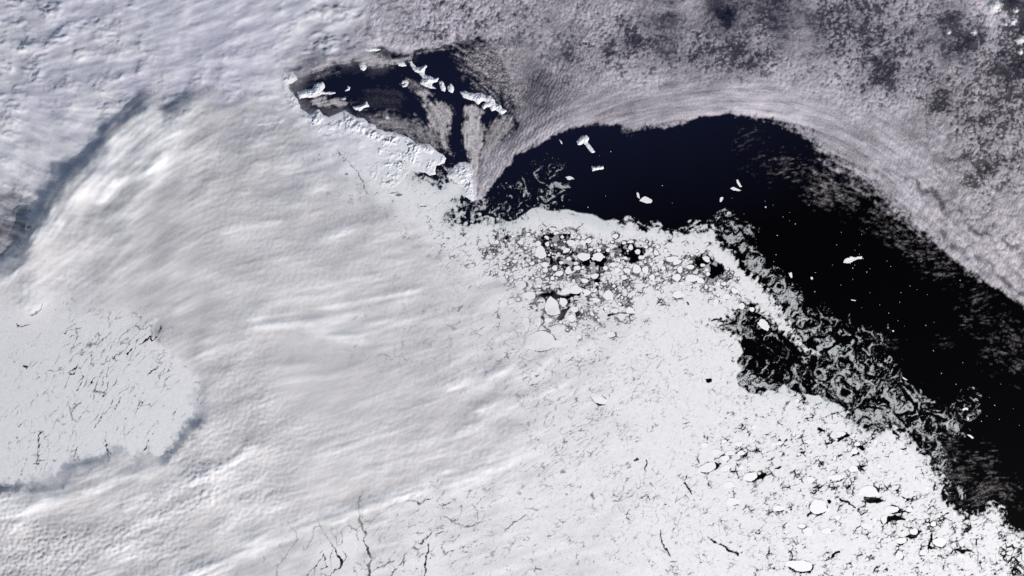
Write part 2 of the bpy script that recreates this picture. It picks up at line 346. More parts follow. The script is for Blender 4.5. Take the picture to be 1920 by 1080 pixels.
LEADS = [ # hand-traced leads: (x, y, half width)
 [(684,920,.4),(675,930,1.2),(673,950,2),(674,975,2),(680,990,2),(686,1000,1.5),(680,1012,1),(688,1025,1.5),(693,1040,2),(697,1050,1.5),(691,1062,2.2),(693,1080,2.5),(690,1100,1)],
 [(594,970,.6),(600,985,1.0),(608,1000,1),(620,1018,.8),(628,1030,1),(636,1045,1.6),(641,1055,1.8),(637,1065,1.2),(625,1072,1),(615,1085,1)],
 [(538,975,.6),(548,993,1),(560,1010,1.2),(548,1025,1.2),(535,1045,1.4),(520,1060,1.2),(519,1085,1.4)],
 [(779,930,.5),(765,932,1.8),(752,938,1.6),(740,942,1),(725,955,1),(705,968,1),(692,982,1)],
 [(800,937,.8),(806,936,1.4),(812,933,.5)],[(828,944,.8),(836,946,1.3),(842,943,.4)],
 [(814,995,.6),(804,1005,1.3),(796,1013,1),(788,1020,.9)],[(805,1018,1),(800,1040,1.5),(798,1060,1.6),(796,1085,1.2)],
 [(740,1050,.8),(725,1056,1.2),(710,1066,1),(698,1072,1)],[(605,1040,.7),(598,1055,1.1),(584,1070,1.2),(570,1085,1.2)],
 [(605,1038,.6),(612,1062,1),(602,1068,1)],[(758,1037,1),(757,1050,1.2),(748,1062,1.1),(735,1075,1.3),(727,1085,1.2)],
 [(815,967,.5),(835,971,1),(850,977,.8),(870,988,1.1),(890,985,1),(910,976,.8)],[(945,996,.7),(955,988,1.5),(965,980,1),(985,966,.8)],
 [(1195,857,.5),(1194,862,2),(1188,866,1.2)],[(1213,862,1),(1212,872,1.6),(1210,884,1)],[(1284,905,2),(1290,915,1.3),(1297,925,1),(1285,912,1)],
 [(1238,993,.7),(1240,1015,1.4),(1248,1028,1.2),(1255,1042,1)],
 [(1326,888,1),(1335,880,2),(1345,875,2.6),(1352,869,.8)],[(1398,902,1.2),(1410,903,1.5),(1420,893,3),(1434,891,4),(1430,898,1)],
 [(1340,862,.8),(1352,855,1.3),(1364,854,1)],[(1558,1046,1.4),(1562,1041,3.2),(1568,1036,2.5),(1574,1034,1.3)],[(1480,1066,1),(1490,1071,1.4),(1505,1072,1.8),(1519,1073,2)],
 [(1325,1005,1),(1340,1016,1.6),(1350,1019,1.2),(1362,1029,2),(1385,1040,1.6)],
 [(595,608,.8),(598,602,2),(600,595,1)],[(660,600,.8),(668,594,1.3),(674,588,.7)],[(858,583,1.6),(862,577,2.4),(868,571,1)],[(585,608,1),(592,605,2.2),(599,604,2.6),(601,596,1.4)],
 [(670,635,.6),(664,650,1),(674,638,1)],[(827,689,.6),(838,683,1.5),(845,681,1.6)],[(946,729,1.5),(952,725,2.5),(955,720,.8)],
 [(980,713,1.2),(986,708,2.2),(992,706,.8)],[(1002,706,.8),(1008,704,1.6)],[(1012,752,.8),(1008,758,1),(1003,764,.6)],
 [(80,570,1.2),(76,580,1.2),(68,586,1.6),(60,590,1.2),(55,592,1)],[(27,604,1),(33,610,2),(40,614,2.4),(48,610,1.6),(56,607,1)],
 [(45,688,2.5),(52,687,3),(50,692,2)],[(27,677,1.5),(29,680,1.5)],[(115,624,1),(123,625,2.2),(126,620,1)],[(127,700,1),(135,694,2),(145,688,1.6),(140,700,1.5),(130,702,2)],
 [(146,730,1.5),(152,720,1.4),(155,705,1)],[(180,705,1),(173,714,1.6),(165,724,1.2)],[(212,672,1.5),(220,665,1.8),(228,663,1)],[(238,663,2),(246,656,2),(250,650,1)],
 [(262,645,1.6),(275,637,2.2),(280,632,2.4),(285,640,2),(296,628,3),(303,610,1.6)],[(203,690,1),(200,705,.9),(202,725,.9),(200,735,.8),(183,755,1)],[(228,744,1),(222,755,1.1),(215,768,1)],
 [(215,745,1),(205,765,1.2),(195,775,1),(185,790,1),(175,805,1)],[(177,735,.8),(175,748,1.1)],[(277,705,1),(285,694,1.1),(297,687,1)],
 [(260,755,1),(258,765,1.2),(253,778,.9)],[(75,810,1.4),(72,825,1.5),(70,840,1.2),(72,865,1)],[(280,823,1),(275,838,1),(270,845,1)],
 [(196,820,1),(202,845,1.3),(207,850,1)],[(143,840,1),(144,850,1),(150,865,1)],[(785,385,.8),(795,387,1.2),(800,386,.5)],[(608,418,1.4),(613,414,1.6),(618,410,.8)],
 [(632,283,.7),(655,305,.8),(672,325,.8),(682,345,.9),(690,365,.9)],[(565,280,.7),(570,300,.8),(572,320,.8),(590,335,1),(600,345,.6)],
 [(1049,598,5),(1056,588,6),(1060,580,3),(1066,575,2)],[(1082,588,4),(1084,590,4.2)],[(1017,596,3),(1020,602,2),(1012,612,1.5)],[(1018,612,1.2),(1032,621,1.5)],
 [(1005,555,2),(1030,553,4),(1045,556,3),(1062,558,3.5),(1088,550,3)],[(1140,592,2),(1158,586,1.5),(1178,589,1.6),(1186,589,1)],[(1327,714,3.5),(1331,713,4),(1334,712,2)],[(1323,716,1),(1330,714,2.5)],
 [(1288,568,2),(1291,571,1.6)],[(1335,601,1),(1345,598,2),(1352,597,1.5)],
 [(1662,979,1.5),(1668,973,4.5),(1680,970,5.5),(1694,974,2)],[(1622,934,4),(1635,938,7),(1652,938,3)],[(1702,1007,3),(1714,1004,4.5),(1726,996,2)],[(1745,1000,1.5),(1746,1014,2.5),(1741,1027,3),(1756,1029,1.5)],[(1790,1030,1.5),(1804,1035,4),(1818,1033,2)],
 [(1572,825,3.5),(1581,820,2.5),(1591,815,2.5)],[(1612,838,3.5),(1619,842,3.5)],[(1596,856,1.2),(1608,850,3.5)],[(1536,805,2.5),(1544,807,2.5)],[(1461,825,2.4),(1462,826,2.4)],[(1553,938,2.5),(1556,943,2.5)],[(1574,935,2),(1590,942,2.2),(1602,951,1.5)],[(1515,966,2.5),(1521,960,1.5)],[(1675,811,3.5),(1683,816,2.5)],
 [(1689,842,1.2),(1698,841,1.6)],[(1452,877,1.6),(1463,876,1.8)],[(1465,838,1.2),(1471,828,1.4),(1474,822,.8)],[(1500,900,1.5),(1508,906,1)],[(1560,905,1.2),(1570,903,1.5),(1584,898,1)],[(1525,900,1.3),(1528,904,1)],[(1693,932,2),(1702,938,2.4),(1712,935,1)],[(1400,850,.9),(1410,846,1.2),(1424,842,1)],[(1375,850,.8),(1385,846,1.4),(1398,847,.8)],[(1440,865,.8),(1452,858,1.2)],[(1600,1000,.8),(1612,984,1)],[(1770,970,1),(1778,962,1.2)]]
FLOEZONE = [(900,455),(915,432),(945,424),(1000,424),(1060,430),(1110,436),(1180,446),(1260,462),(1330,470),(1360,490),(1385,520),(1380,560),(1340,560),(1260,540),(1200,560),(1190,600),(1110,625),(1060,625),(1000,590),(960,560),(935,520),(905,490)]
# floes traced one by one: x, y, half width, half height, turn, zone, label or None
FL = []
for (x, y, a, b, t, lab) in [(215,812,38,50,0,'large upright oval floe beside a dark gap in the western floe field'),(65,738,26,15,-15,None),(195,748,26,18,10,None),(445,742,34,26,5,'large round floe ringed by black water near the top of the floe field'),(533,740,26,19,-35,None),(573,725,24,20,20,None),(305,638,27,14,0,'flat oval floe just under the greenish slush edge'),(333,668,20,14,10,None),
 (405,800,26,18,25,None),(540,845,46,34,0,'broad rounded floe with a dark pool at its right side'),(645,845,36,36,0,'blocky rounded floe right of the dark pool in the floe field'),(720,795,17,15,0,None),(775,690,28,17,15,'oval floe frozen to the slush edge above the black pool'),(840,740,16,13,0,None),(890,732,23,11,10,None),(890,775,20,18,0,None),(942,808,23,17,0,'rounded floe at the right end of the black pool'),(1003,770,17,13,10,None),(1080,815,20,23,10,None),(1152,795,14,13,0,None),
 (1200,862,46,22,10,'long pointed floe overlapping its neighbour in the eastern floe field'),(1240,885,32,21,15,'floe tucked under the long pointed floe in the eastern field'),(1455,862,28,22,-35,'wedge-shaped floe beside black water at the eastern end of the floe field'),(1385,803,16,11,10,None),(1335,922,28,19,0,None),(1260,940,22,25,0,'upright floe with a black crescent of water on its right'),(1135,932,20,16,0,None),(1430,908,17,13,0,None),(1460,943,14,12,0,None),
 (935,938,36,31,20,'large angular floe in the middle of the packed floe field'),(1000,945,27,25,0,None),(862,948,28,20,10,None),(790,945,25,23,30,None),(755,905,22,20,0,None),(620,990,28,20,20,None),(490,930,25,20,0,None),(420,950,20,32,-5,'tall narrow floe among grey young ice'),(355,970,30,22,20,None),(245,905,27,23,0,None),(250,945,22,18,0,None),
 (1235,1000,36,26,10,None),(1350,1005,46,30,0,'widest floe at the lower right of the floe field'),(1415,1025,25,22,10,'round floe beside the widest floe at the lower right'),(1545,1050,20,16,0,None),(1050,1000,24,20,0,None),(545,1025,28,18,0,None),(840,1000,25,20,20,None),(1270,1045,18,14,0,None),(150,710,16,10,0,None),(123,678,16,14,0,None),(60,800,20,11,0,None),(20,880,18,15,0,None),(148,895,18,14,10,None),(265,750,17,17,0,None),(65,1055,48,30,0,None),(10,690,14,12,0,None),
 (1350,835,10,9,0,None),(500,700,15,12,0,None),(450,690,12,9,0,None),(610,860,14,12,0,None),(325,755,14,10,0,None),(590,790,16,12,0,None),(650,795,16,14,0,None),(480,895,17,14,0,None),(425,860,18,15,0,None),(370,890,16,14,0,None),(700,930,16,20,15,None),(1120,885,20,13,0,None),(1045,900,16,13,0,None),(970,850,22,16,0,None),(850,855,16,12,0,None),(800,870,14,14,0,None),(320,930,22,18,10,None),(100,780,13,10,0,None)]:
    FL.append((960 + x / 4, 270 + y / 4, a / 4, b / 4, t, 'A', lab))
for (x, y, a, b, t, lab) in [(300,140,58,74,0,'bright rounded floe left of the twin black pools'),(130,55,46,33,0,None),(385,105,27,34,0,None),(405,25,34,30,0,None),(470,15,42,36,0,'large floe above the twin black pools'),(470,160,28,25,0,None),(445,225,25,33,0,'pale upright floe hanging below the twin black pools'),(195,250,28,33,0,None),(105,262,32,42,0,None),(270,240,26,22,0,None),(215,398,112,78,8,'giant smooth oval floe below the bright rounded one'),
 (345,420,32,26,0,None),(720,55,42,32,20,None),(630,90,30,18,0,None),(885,168,36,27,0,'floe over a curved black crack east of the pools'),(770,170,28,20,0,None),(1670,20,27,21,-20,'rounded floe at the neck of the eastern ice tongue'),(1610,65,30,26,0,None),(1240,50,40,30,0,None),(650,832,64,36,-28,'long tilted floe with a black rim at its lower end in the central pack'),(1720,135,22,28,0,'upright floe at the upper rim of the dark polynya'),(1800,160,22,16,-20,'small floe in the dark polynya mouth beside the upright one'),(820,215,35,25,0,None),(500,365,20,22,0,None),(1010,180,25,18,0,None),(740,350,40,20,10,None),(1530,100,24,18,0,None),(560,30,30,22,0,None)]:
    FL.append((960 + x / 4, 540 + y / 4, a / 4, b / 4, t, 'B', lab))
for (x, y, a, b, t, lab) in [(375,560,70,60,10,'large bright floe with a flat left side in the lower right pack'),(240,1000,98,46,-8,'broad long floe with a dark underside crack at the bottom right'),(545,12,36,20,0,'floe above small black pools near the lower right ice edge'),(670,90,23,20,0,'small round floe beside a black pool near the lower right ice edge'),(645,145,25,26,0,'rounded floe between two black pools near the lower right ice edge'),(1000,815,42,26,5,'floe left of the striped black pool, lower right pack'),(1285,825,52,40,0,'rounded floe right of a black channel, lower right corner pack'),(1095,745,36,25,0,'floe above the striped black pool, lower right pack'),
 (870,655,27,31,0,'upright floe left of the wedge-shaped black pool'),(925,580,52,30,0,'floe above the wedge-shaped black pool'),(755,445,72,46,0,'wide snowy floe above the brownish pool'),(985,925,35,30,0,None),(300,745,45,28,0,None),(740,705,45,25,0,None),(640,275,40,28,0,None),(500,340,50,25,0,None),(320,355,32,22,0,None),(85,85,22,20,0,None),(1160,905,27,26,0,None),(45,90,25,18,0,None),(250,705,30,20,0,None),(440,740,40,22,0,None),(520,640,30,20,0,None),(80,570,45,25,0,None),(1060,580,25,22,0,None),(1240,690,26,18,0,None),(300,70,25,14,0,None),(230,165,15,13,0,None),(1440,930,30,20,0,None)]:
    FL.append((1440 + x / 4, 810 + y / 4, a / 4, b / 4, t, 'C', lab))
for (x, y, a, b, t, lab) in [(1465,265,68,38,18,'long sharp-edged floe with a thick black lead under it'),(1525,145,35,19,10,None),(1635,158,36,24,0,None),(1715,160,28,20,10,None),(1790,335,52,38,15,'striped rounded floe with a black notch at its right'),(1600,272,38,28,20,None),(1600,195,38,20,0,None),(1700,90,35,18,0,None),(1655,520,50,32,0,None),(1630,395,45,25,0,None),(1720,265,22,14,0,None),(1785,240,24,14,0,None),(1440,95,26,18,15,None),(1590,70,24,16,20,None)]:
    FL.append((960 + x / 4, 810 + y / 4, a / 4, b / 4, t, 'C', lab))
FL.append((1440 + 220 / 4, 540 + 843 / 4, 4.2, 4.2, 0, 'B', 'single round floe at the slush-rimmed edge of the pack by the dark swirls'))
rf = np.random.RandomState(77)
# fill in the smaller floes between the traced ones
from math import hypot
def inside(poly, x, y):
    c = False; n = len(poly)
    for i in range(n):
        (ax, ay), (bx, by) = poly[i], poly[(i + 1) % n]
        if (ay > y) != (by > y) and x < (bx - ax) * (y - ay) / (by - ay) + ax: c = not c
    return c
LOWER = [(1410,790),(1500,770),(1590,790),(1650,820),(1700,850),(1740,890),(1765,930),(1800,970),(1840,1000),(1850,1070),(1700,1075),(1560,1060),(1450,1040),(1400,960),(1370,880)]
def fill(zone, poly, count, rmin, rmax):
    xs = [p[0] for p in poly]; ys = [p[1] for p in poly]; k = 0; tries = 0
    while k < count and tries < 40000:
        tries += 1
        x = min(xs) + rf.rand() * (max(xs) - min(xs)); y = min(ys) + rf.rand() * (max(ys) - min(ys))
        if not inside(poly, x, y): continue
        r = rmin + (rmax - rmin) * rf.rand() ** 2.2
        if any(hypot(x - f[0], y - f[1]) < r + max(f[2], f[3]) * .95 + .5 for f in FL): continue
        FL.append((x, y, r * (1 + .2 * rf.rand()), r * (.75 + .2 * rf.rand()), rf.rand() * 180, zone, None)); k += 1
fill('A', FLOEZONE, 105, 2.0, 4.6)
fill('C', LOWER, 50, 2.4, 5.2)
def build_ice():
    st = 1.6
    ax = axis(-30, 1950, st); ay = axis(-24, 1104, st)
    X, Y = np.meshgrid(ax, ay)
    n1 = fbm(X / 34, Y / 34, 40, 5, .55); n2 = fbm(X / 34 + 51, Y / 34 - 17, 45, 5, .55)
    Xw = X + n1 * 7; Yw = Y + n2 * 7
    sd = poly_sd(PACK, Xw, Yw)
    # black inlets and pools; also a wide hole in the ice, left edge
    for pl in ([(779,331),(785,325),(797,322),(808,327),(815,333),(824,343),(812,336),(798,330)], [(866,376),(872,371),(884,377),(892,384),(875,382),(868,386)],
               [(868,412),(878,404),(884,408),(876,414)], [(887,410),(890,402),(893,412)], [(845,400),(848,408),(850,412),(846,413)], [(899,385),(940,380),(960,384),(955,400),(925,402),(910,395)], [(-260,330),(0,338),(30,345),(52,385),(48,425),(30,455),(0,482),(-260,500)]):
        sd = np.minimum(sd, -poly_sd(pl, X + n1 * 2, Y + n2 * 2, 1.5, 30))
    ice = np.clip(sd * 0.55, -6, 6)
    big = fbm(X / 120, Y / 120, 60, 3)
    # swirling slush outside the solid edge: noise smeared along a turbulent flow
    psi = fbm(X / 46, Y / 46, 70, 3, .5) * 60 + (X * 0.62 - Y * 0.78) * -0.42
    gy_, gx_ = np.gradient(psi, ay, ax); vx, vy = gy_, -gx_
    ln = np.hypot(vx, vy) + 1e-5; vx /= ln; vy /= ln
    base = perlin(X / 2.8, Y / 2.8, 80) + 0.8 * perlin(X / 6.0, Y / 6.0, 81)
    fil = lic(base, vx.astype(F), vy.astype(F), 8, 1.0)
    qx = fbm(X / 30, Y / 30, 86, 3); qy = fbm(X / 30 + 7, Y / 30 + 3, 87, 3)
    Xs = X + qx * 34 + vx * 4; Ys = Y + qy * 34 + vy * 4
    ridge = ridged(Xs / 15, Ys / 15, 84, 5, .8) * 4.6 - 2.5
    blob = fbm(Xs / 13, Ys / 13, 88, 4, .6) * 2.4
    band = lic(fbm(X / 9, Y / 9, 89, 2), vx.astype(F), vy.astype(F), 16, 1.6)
    cl = rbf(SLUSH, X + n1 * 14, Y + n2 * 14, 8.0, 4.0, -.4, 55.0)
    sl = fil * 0.85 + ridge * 1.0 + blob * .6 + band * 1.25 + (cl - 0.60) * 5.5 + perlin(X / 2.3, Y / 2.3, 82) * 1.1
    sl = np.where(cl > -0.1, sl, -6) * .46
    ice = np.maximum(ice, np.clip(sl, -6, .16))
    thin = np.zeros(X.shape, F)
    # ragged holes near the edge
    edge = sst(26, 2, sd) * (sd > -4)
    hz = fbm(Xw / 9, Yw / 9, 90, 4, .6)
    wild = rbf([(1200,440,1),(1250,450,1),(1300,440,.9),(1350,430,1),(1380,470,1),(1420,520,1),(1100,410,0),(1000,405,0),(1460,570,.8),(1500,630,.8),(1600,790,.7),(1700,830,.8),(1770,920,1),(1850,970,.9),(1540,760,.2),(1390,600,.8),(1385,680,.2),(900,410,.9),(950,415,.6),(1450,740,.5)], X, Y)
    ice = np.minimum(ice, np.where(edge > 0, 2.2 - edge * wild * 3.0 - hz * 5.5 * wild * edge, 6))
    # floes: cells of several sizes, gaps opening with the local looseness
    fz = sst(-16, 14, poly_sd(FLOEZONE, X + n1 * 10, Y + n2 * 10))
    br = rbf([(1420,780,.45),(1500,800,.5),(1560,830,.75),(1620,830,.85),(1480,870,.7),(1400,850,.75),(1450,930,.6),(1520,900,.6),(1600,940,.75),(1660,930,.6),(1680,990,.85),(1740,1000,.9),(1780,1020,.9),(1800,990,.8),(1700,870,.35),(1640,880,.4),(1560,1000,.45),(1640,1040,.6),(1500,1040,.5),(1850,1010,.6),(1890,1040,1.1),(1910,1070,1.1),(1830,1060,.6),(1380,900,.45),(1350,950,.2),(1330,800,.25),(1450,760,.35),(1350,570,.4),(1250,560,.45),(1300,540,.5),(1180,600,.35),(1120,640,.35),(1240,620,.05),(1000,450,.5),(900,440,.35),(870,430,.2),(1300,700,0),(1200,800,0),(1300,1000,.1),(1000,900,-.1),(600,700,-.2),(300,700,-.1),(1130,550,.5),(1100,700,.0),(920,500,.3),(930,560,.25)], X, Y)
    br = br + big * 0.35
    loose = np.maximum(fz * 1.0, br)
    m = loose > -0.05
    def cells(scale, seed, wd, asp=1.0, ang=0.0, bx=X, by=Y):
        ca, sa = math.cos(ang), math.sin(ang)
        x = (bx + n1 * scale * .25); y = (by + n2 * scale * .25)
        u = (x * ca - y * sa) / (scale * asp); v = (x * sa + y * ca) / scale
        f1, de, idn = worley(u, v, seed, .95)
        return f1, de * scale, idn
    wn_ = fbm(X / 22, Y / 22, 95, 3)
    f1, de, idn = cells(13.0, 100, 0)
    g = -.85 + loose * 1.9 + wn_ * 3.4 + (idn - .5) * 1.6 - fz * .1
    i1 = np.where(m & (loose > .05), (de - np.clip(g, -1.5, 4)) * 0.9 + 0.5, 6)
    f1, de, idn2 = cells(5.2, 101, 0)
    g = -1.15 + loose * 1.45 + wn_ * 2.6 + (idn2 - .5) * 1.8 + fz * .1
    i2 = np.where(m, (de - np.clip(g, -2, 2.6)) * 1.2 + 0.35, 6)
    small = np.minimum(i1, np.where(idn < .45, 6, i2))
    # dark open pools in the floe zone, part filled with grey young ice
    pools = rbf([(1030,450,.9),(1060,455,.9),(1015,445,.6),(985,450,.4),(1060,470,.6),(1025,480,.8),(1080,470,.7),(1105,485,1),(1128,482,.9),(1120,455,.2),(1150,460,.5),(1185,472,1.1),(1130,490,.7),(1035,500,.6),(1075,510,.5),(1090,500,.5),(1050,530,.3),(1330,492,1.0),(1335,480,.8),(1180,510,.1),(1240,500,.3),(1280,510,.5),(1250,475,.0),(1200,540,.0),(960,470,.3),(945,440,.5),(1000,520,.1),(1310,540,.3),(1230,520,.4),(1160,500,.2),(1000,430,.0),(1100,430,.0),(1400,560,0),(900,520,0),(1100,600,.2),(1040,560,.7),(1070,590,.3)], X, Y, 8.0, 4.0)
    pl = pools + n1 * .6 + hz * .35 - .62 - (1 - fz) * 3
    small = np.minimum(small, np.where(pl > -.25, -pl * 14 + np.where(idn2 > .6, (1.2 - f1 * 3.6) * 1.4, -1), 6))
    spk = fbm((X * .94 - Y * .34) / 8.0, (X * .34 + Y * .94) / 4.0, 98, 4, .62) + wn_ * .25
    small = np.minimum(small, np.where(m, (1.02 - loose * .62 - spk * 1.9) * 2.6, 6))
    ice = np.where(fz + br > 0.0, np.minimum(ice, small), ice)
    # water opened around each floe
    for (fx, fy, fa, fb, ft, z, lab) in FL:
        ext = max(fa, fb) + 7
        c0, c1 = np.searchsorted(ax, [fx - ext, fx + ext]); r0, r1 = np.searchsorted(ay, [fy - ext, fy + ext])
        sx = X[r0:r1, c0:c1] - fx; sy = fy - Y[r0:r1, c0:c1]; t = math.radians(ft)
        u = (sx * math.cos(t) + sy * math.sin(t)) / fa; v = (-sx * math.sin(t) + sy * math.cos(t)) / fb
        d = (np.sqrt(u * u + v * v) - 1) * min(fa, fb)
        wd = (.8 if z == 'A' else .35 if lab else -.6) + wn_[r0:r1, c0:c1] * 3.0 + hz[r0:r1, c0:c1] * 2.0 + (sx - sy) / (fa + fb) * (.5 if z == 'A' else 1.1)
        ice[r0:r1, c0:c1] = np.minimum(ice[r0:r1, c0:c1], np.where(d > -1.2, (d - wd) * 1.2, 6))
    young = sst(-.1, .25, pl) * sst(-.12, .2, fbm(X / 20, Y / 20, 97, 3)) * fz * (.5 + .5 * sst(470, 530, Y))
    ice = np.maximum(ice, np.where(young > .3, young * 2 - .8, -6)); thin = np.maximum(thin, young * .9)
    brash = np.where((fz > .3) & (pl < .12), -.46 + perlin(X / 4, Y / 4, 99) * .35 + wn_ * .5 - (1 - fz) * .4, -6)
    thin = np.maximum(thin, np.where(brash > ice, .45, 0)); ice = np.maximum(ice, brash)
    # cracks in the consolidated pack
    for (cx, cyy, rx, ry, ang, ln_, sp, hw, bias, seed) in CRK:
        w = np.exp(-(((X - cx) / rx) ** 2 + ((Y - cyy) / ry) ** 2) * 1.1)
        mk = w > .12
        x = X[mk] + n1[mk] * 9 - cx; y = Y[mk] + n2[mk] * 9 - cyy
        a = math.radians(ang); ca, sa = math.cos(a), math.sin(a); calm = .96 if cx > 880 else .84
        u = (x * ca - y * sa) / (ln_ * 1.5) + perlin(x / 40, y / 40, seed + 5) * .3; v = (x * sa + y * ca) / sp + perlin(x / 30, y / 30, seed + 6) * .55
        f1_, de_, id_ = worley(u + 50, v + 50, seed + 200, 1.0)
        nz = fbm(x / 34, y / 34, seed + 300, 3) * 2.3 + (perlin(x / 7, y / 7, seed + 7)) * .45
        wd = np.minimum(hw * .8 * (w[mk] * 1.5 - calm + bias + nz * .85), hw * .36 + perlin(x / 9, y / 9, seed + 8) * .4)
        val = (de_ * sp - wd) * 1.3 + (.42 if cx > 880 else .32)
        ice[mk] = np.minimum(ice[mk], val)
    jx = perlin(X / 5, Y / 5, 301) * 1.8 + perlin(X / 13, Y / 13, 303) * 2.4; jy = perlin(X / 5, Y / 5, 302) * 1.8 + perlin(X / 13, Y / 13, 304) * 2.4
    brk = perlin(X / 6, Y / 6, 305) * .8
    for L in LEADS:
        if L[0][0] < 340: L = [(x, y, w * .62) for x, y, w in L]
        d = line_sd(L, X + jx, Y + jy)
        ice = np.minimum(ice, np.where(d < 20, (d + brk) * 1.1, 6))
    # grey young ice in a few leads, greenish slush along the edge
    thin = np.maximum(thin, .35 * sst(.1, .5, fbm(X / 60, Y / 60, 310, 4)) * sst(30, 120, sd))
    ca, sa = math.cos(math.radians(28)), math.sin(math.radians(28))
    ux = (X * ca - Y * sa) + n1 * 10; uy = (X * sa + Y * ca) + n2 * 10
    vein = sst(.80, 1.0, ridged(ux / 40, uy / 15, 320, 4, .65)) * .55 * sst(-.3, .3, fbm(X / 50, Y / 50, 325, 3)) * sst(10, 40, sd)
    thin = np.maximum(thin, vein)
    thin = np.maximum(thin, np.clip(loose, 0, 1) * .42 * sst(-.05, .55, spk + fbm(X / 3.2, Y / 2.4, 330, 2) * .5) * sst(0, 30, sd))
    slush = sst(26, 6, sd) * rbf([(1000,400,1),(1100,410,1),(1200,425,.8),(1350,410,.9),(1300,430,.8),(1500,740,1),(1570,765,1),(1650,810,.8),(1740,860,.8),(1460,600,.2),(1400,700,.1),(850,320,1),(500,200,0),(1400,600,.1)], X, Y)
    slush = np.clip(slush * .75 + .5 * sst(2, -6, sd), 0, .8)
    ob = sheet('pack_ice', X, Y, np.full(X.shape, .012), M_ice, {'ice': ice, 'thin': thin, 'slush': slush}, (ice > -1.9))
    tag(ob, 'vast white cracked pack ice filling the lower half, fraying into dark sea', 'pack ice', kind='structure')
build_ice()

# ------------------------------------------------------------------ land
def terrain(name, outline, pad, step, hmax, slope, mat, seed, label, cat=None, group=None, kind=None, rocks=None, warp=2.0, rscale=9.0, rag=0.6, envw=None, smoothw=lambda X, Y, s: 1.0):
    P = np.array(outline, F)
    ax = np.arange(P[:, 0].min() - pad, P[:, 0].max() + pad, step, dtype=F); ay = np.arange(P[:, 1].min() - pad, P[:, 1].max() + pad, step, dtype=F)
    X, Y = np.meshgrid(ax, ay)
    n1 = fbm(X / 9, Y / 9, seed, 4, .6); n2 = fbm(X / 9 + 31, Y / 9, seed + 9, 4, .6)
    sd = poly_sd(outline, X + n1 * warp, Y + n2 * warp, min(step, 1.5), 20)
    rg = ridged((X + Y * .35) / (rscale * .9) + n1 * .8, (Y - X * .2) / (rscale * 1.5) + n2 * .8, seed + 20, 4, .55) * .55 + ridged(X / (rscale * 2.6) + n1 * .5, Y / (rscale * 2.2) + n2 * .5, seed + 30, 4, .5) * .55
    rg = rg * smoothw(X, Y, sd)
    env = 1 - np.exp(-np.maximum(sd, 0) / slope)
    if envw is not None: env = env * envw(X, Y)
    h = hmax * env * (1 - rag + rag * np.clip(rg * 1.5 - .35, 0, 1.3))
    h = np.where(sd > 0, h + .02, np.maximum(sd, -3) * .03 + .005)
    attrs = {}
    rk = np.zeros(X.shape, F)
    for (x, y, rx, ry, v) in rocks or []:
        rk = np.maximum(rk, v * np.exp(-((X - x) / rx) ** 2 - ((Y - y) / ry) ** 2))
    attrs['rock'] = rk
    ob = sheet(name, X, Y, h, mat, attrs, sd > -2.0)
    return tag(ob, label, cat, group, kind)
PENIN = [(525,128),(537,137),(548,134),(558,148),(547,156),(538,160),(545,172),(556,185),(562,198),(562,206),(572,209),(578,217),(590,210),(597,204),(606,216),(616,220),(632,214),(645,207),(656,213),(668,221),(682,222),(690,231),(703,234),(706,241),(720,246),(737,248),(752,253),(767,258),(777,266),(792,270),
 (806,271),(816,282),(829,289),(836,297),(832,306),(818,311),(815,320),(817,326),(806,329),(797,323),(782,322),(765,316),(745,312),(720,300),(690,290),(660,285),(630,275),(605,262),(585,245),(565,228),(545,205),(528,175)]
NCOAST = [(530,140,0),(560,200,0),(600,222,0),(660,225,0),(720,252,0),(790,278,0),(825,300,0)]
terrain('peninsula', PENIN, 5, 1.1, .72, 9, M_land, 400, 'rugged snow-covered mountain peninsula beside the dark strait', 'peninsula', kind='structure',
        rocks=[(590,258,8,4,.5),(612,254,14,4,.5),(640,250,10,4,.45),(592,256,5,3,.5),(668,262,10,6,.35),(690,275,10,6,.35)], rscale=10, rag=.85, envw=lambda X, Y: .04 + .96 * sst(42, 8, line_sd(NCOAST, X, Y) + fbm(X / 20, Y / 20, 482, 4) * 22), smoothw=lambda X, Y, s: .30 + .70 * sst(36, 10, s) * sst(-.35, .35, fbm(X / 26, Y / 26, 480, 4)))
JRI = [(692,318),(705,305),(722,300),(735,288),(748,286),(765,296),(772,308),(768,322),(758,332),(748,345),(735,352),(715,352),(700,342),(694,332)]
terrain('rocky_island', JRI, 4, 1.0, .30, 9, M_land, 430, 'rugged island with bare brown rock set in fast ice near the peninsula tip', 'island',
        rocks=[(742,296,9,5,.8),(755,302,8,6,.8),(757,318,9,4,.5),(728,342,7,4,.6),(742,342,8,3,.5),(702,328,8,4,.35),(735,300,5,4,.5),(710,345,6,3,.4)], rscale=8, rag=.97, envw=lambda X, Y: .1 + .9 * sst(-.25, .25, fbm(X / 13, Y / 13, 483, 4)), smoothw=lambda X, Y, s: .3 + .7 * sst(-.2, .3, fbm(X / 18, Y / 18, 481, 3) + .1))
SEY = [(727,361),(738,360),(748,362),(757,364),(757,368),(748,369),(738,367),(729,364)]
terrain('bare_island', SEY, 3, .7, .07, 3, M_land, 440, 'small bare brown island lying south of the rocky island', 'island', rocks=[(748,366,9,4,.8),(736,362,9,2.5,.6)], rscale=5, warp=3.0)
JOIN = [(838,330),(845,320),(852,311),(862,305),(872,304),(884,307),(888,320),(893,340),(894,358),(893,374),(886,377),(872,368),(866,352),(858,345),(850,338)]
terrain('snowy_island', JOIN, 4, 1.0, .42, 8, M_land, 450, 'snow-covered island half under the brownish cloud plume at the peninsula tip', 'island', rscale=9, rag=.8)
def zo(pts, x0, y0): return [(x0 + a / 4, y0 + b / 4) for a, b in pts]
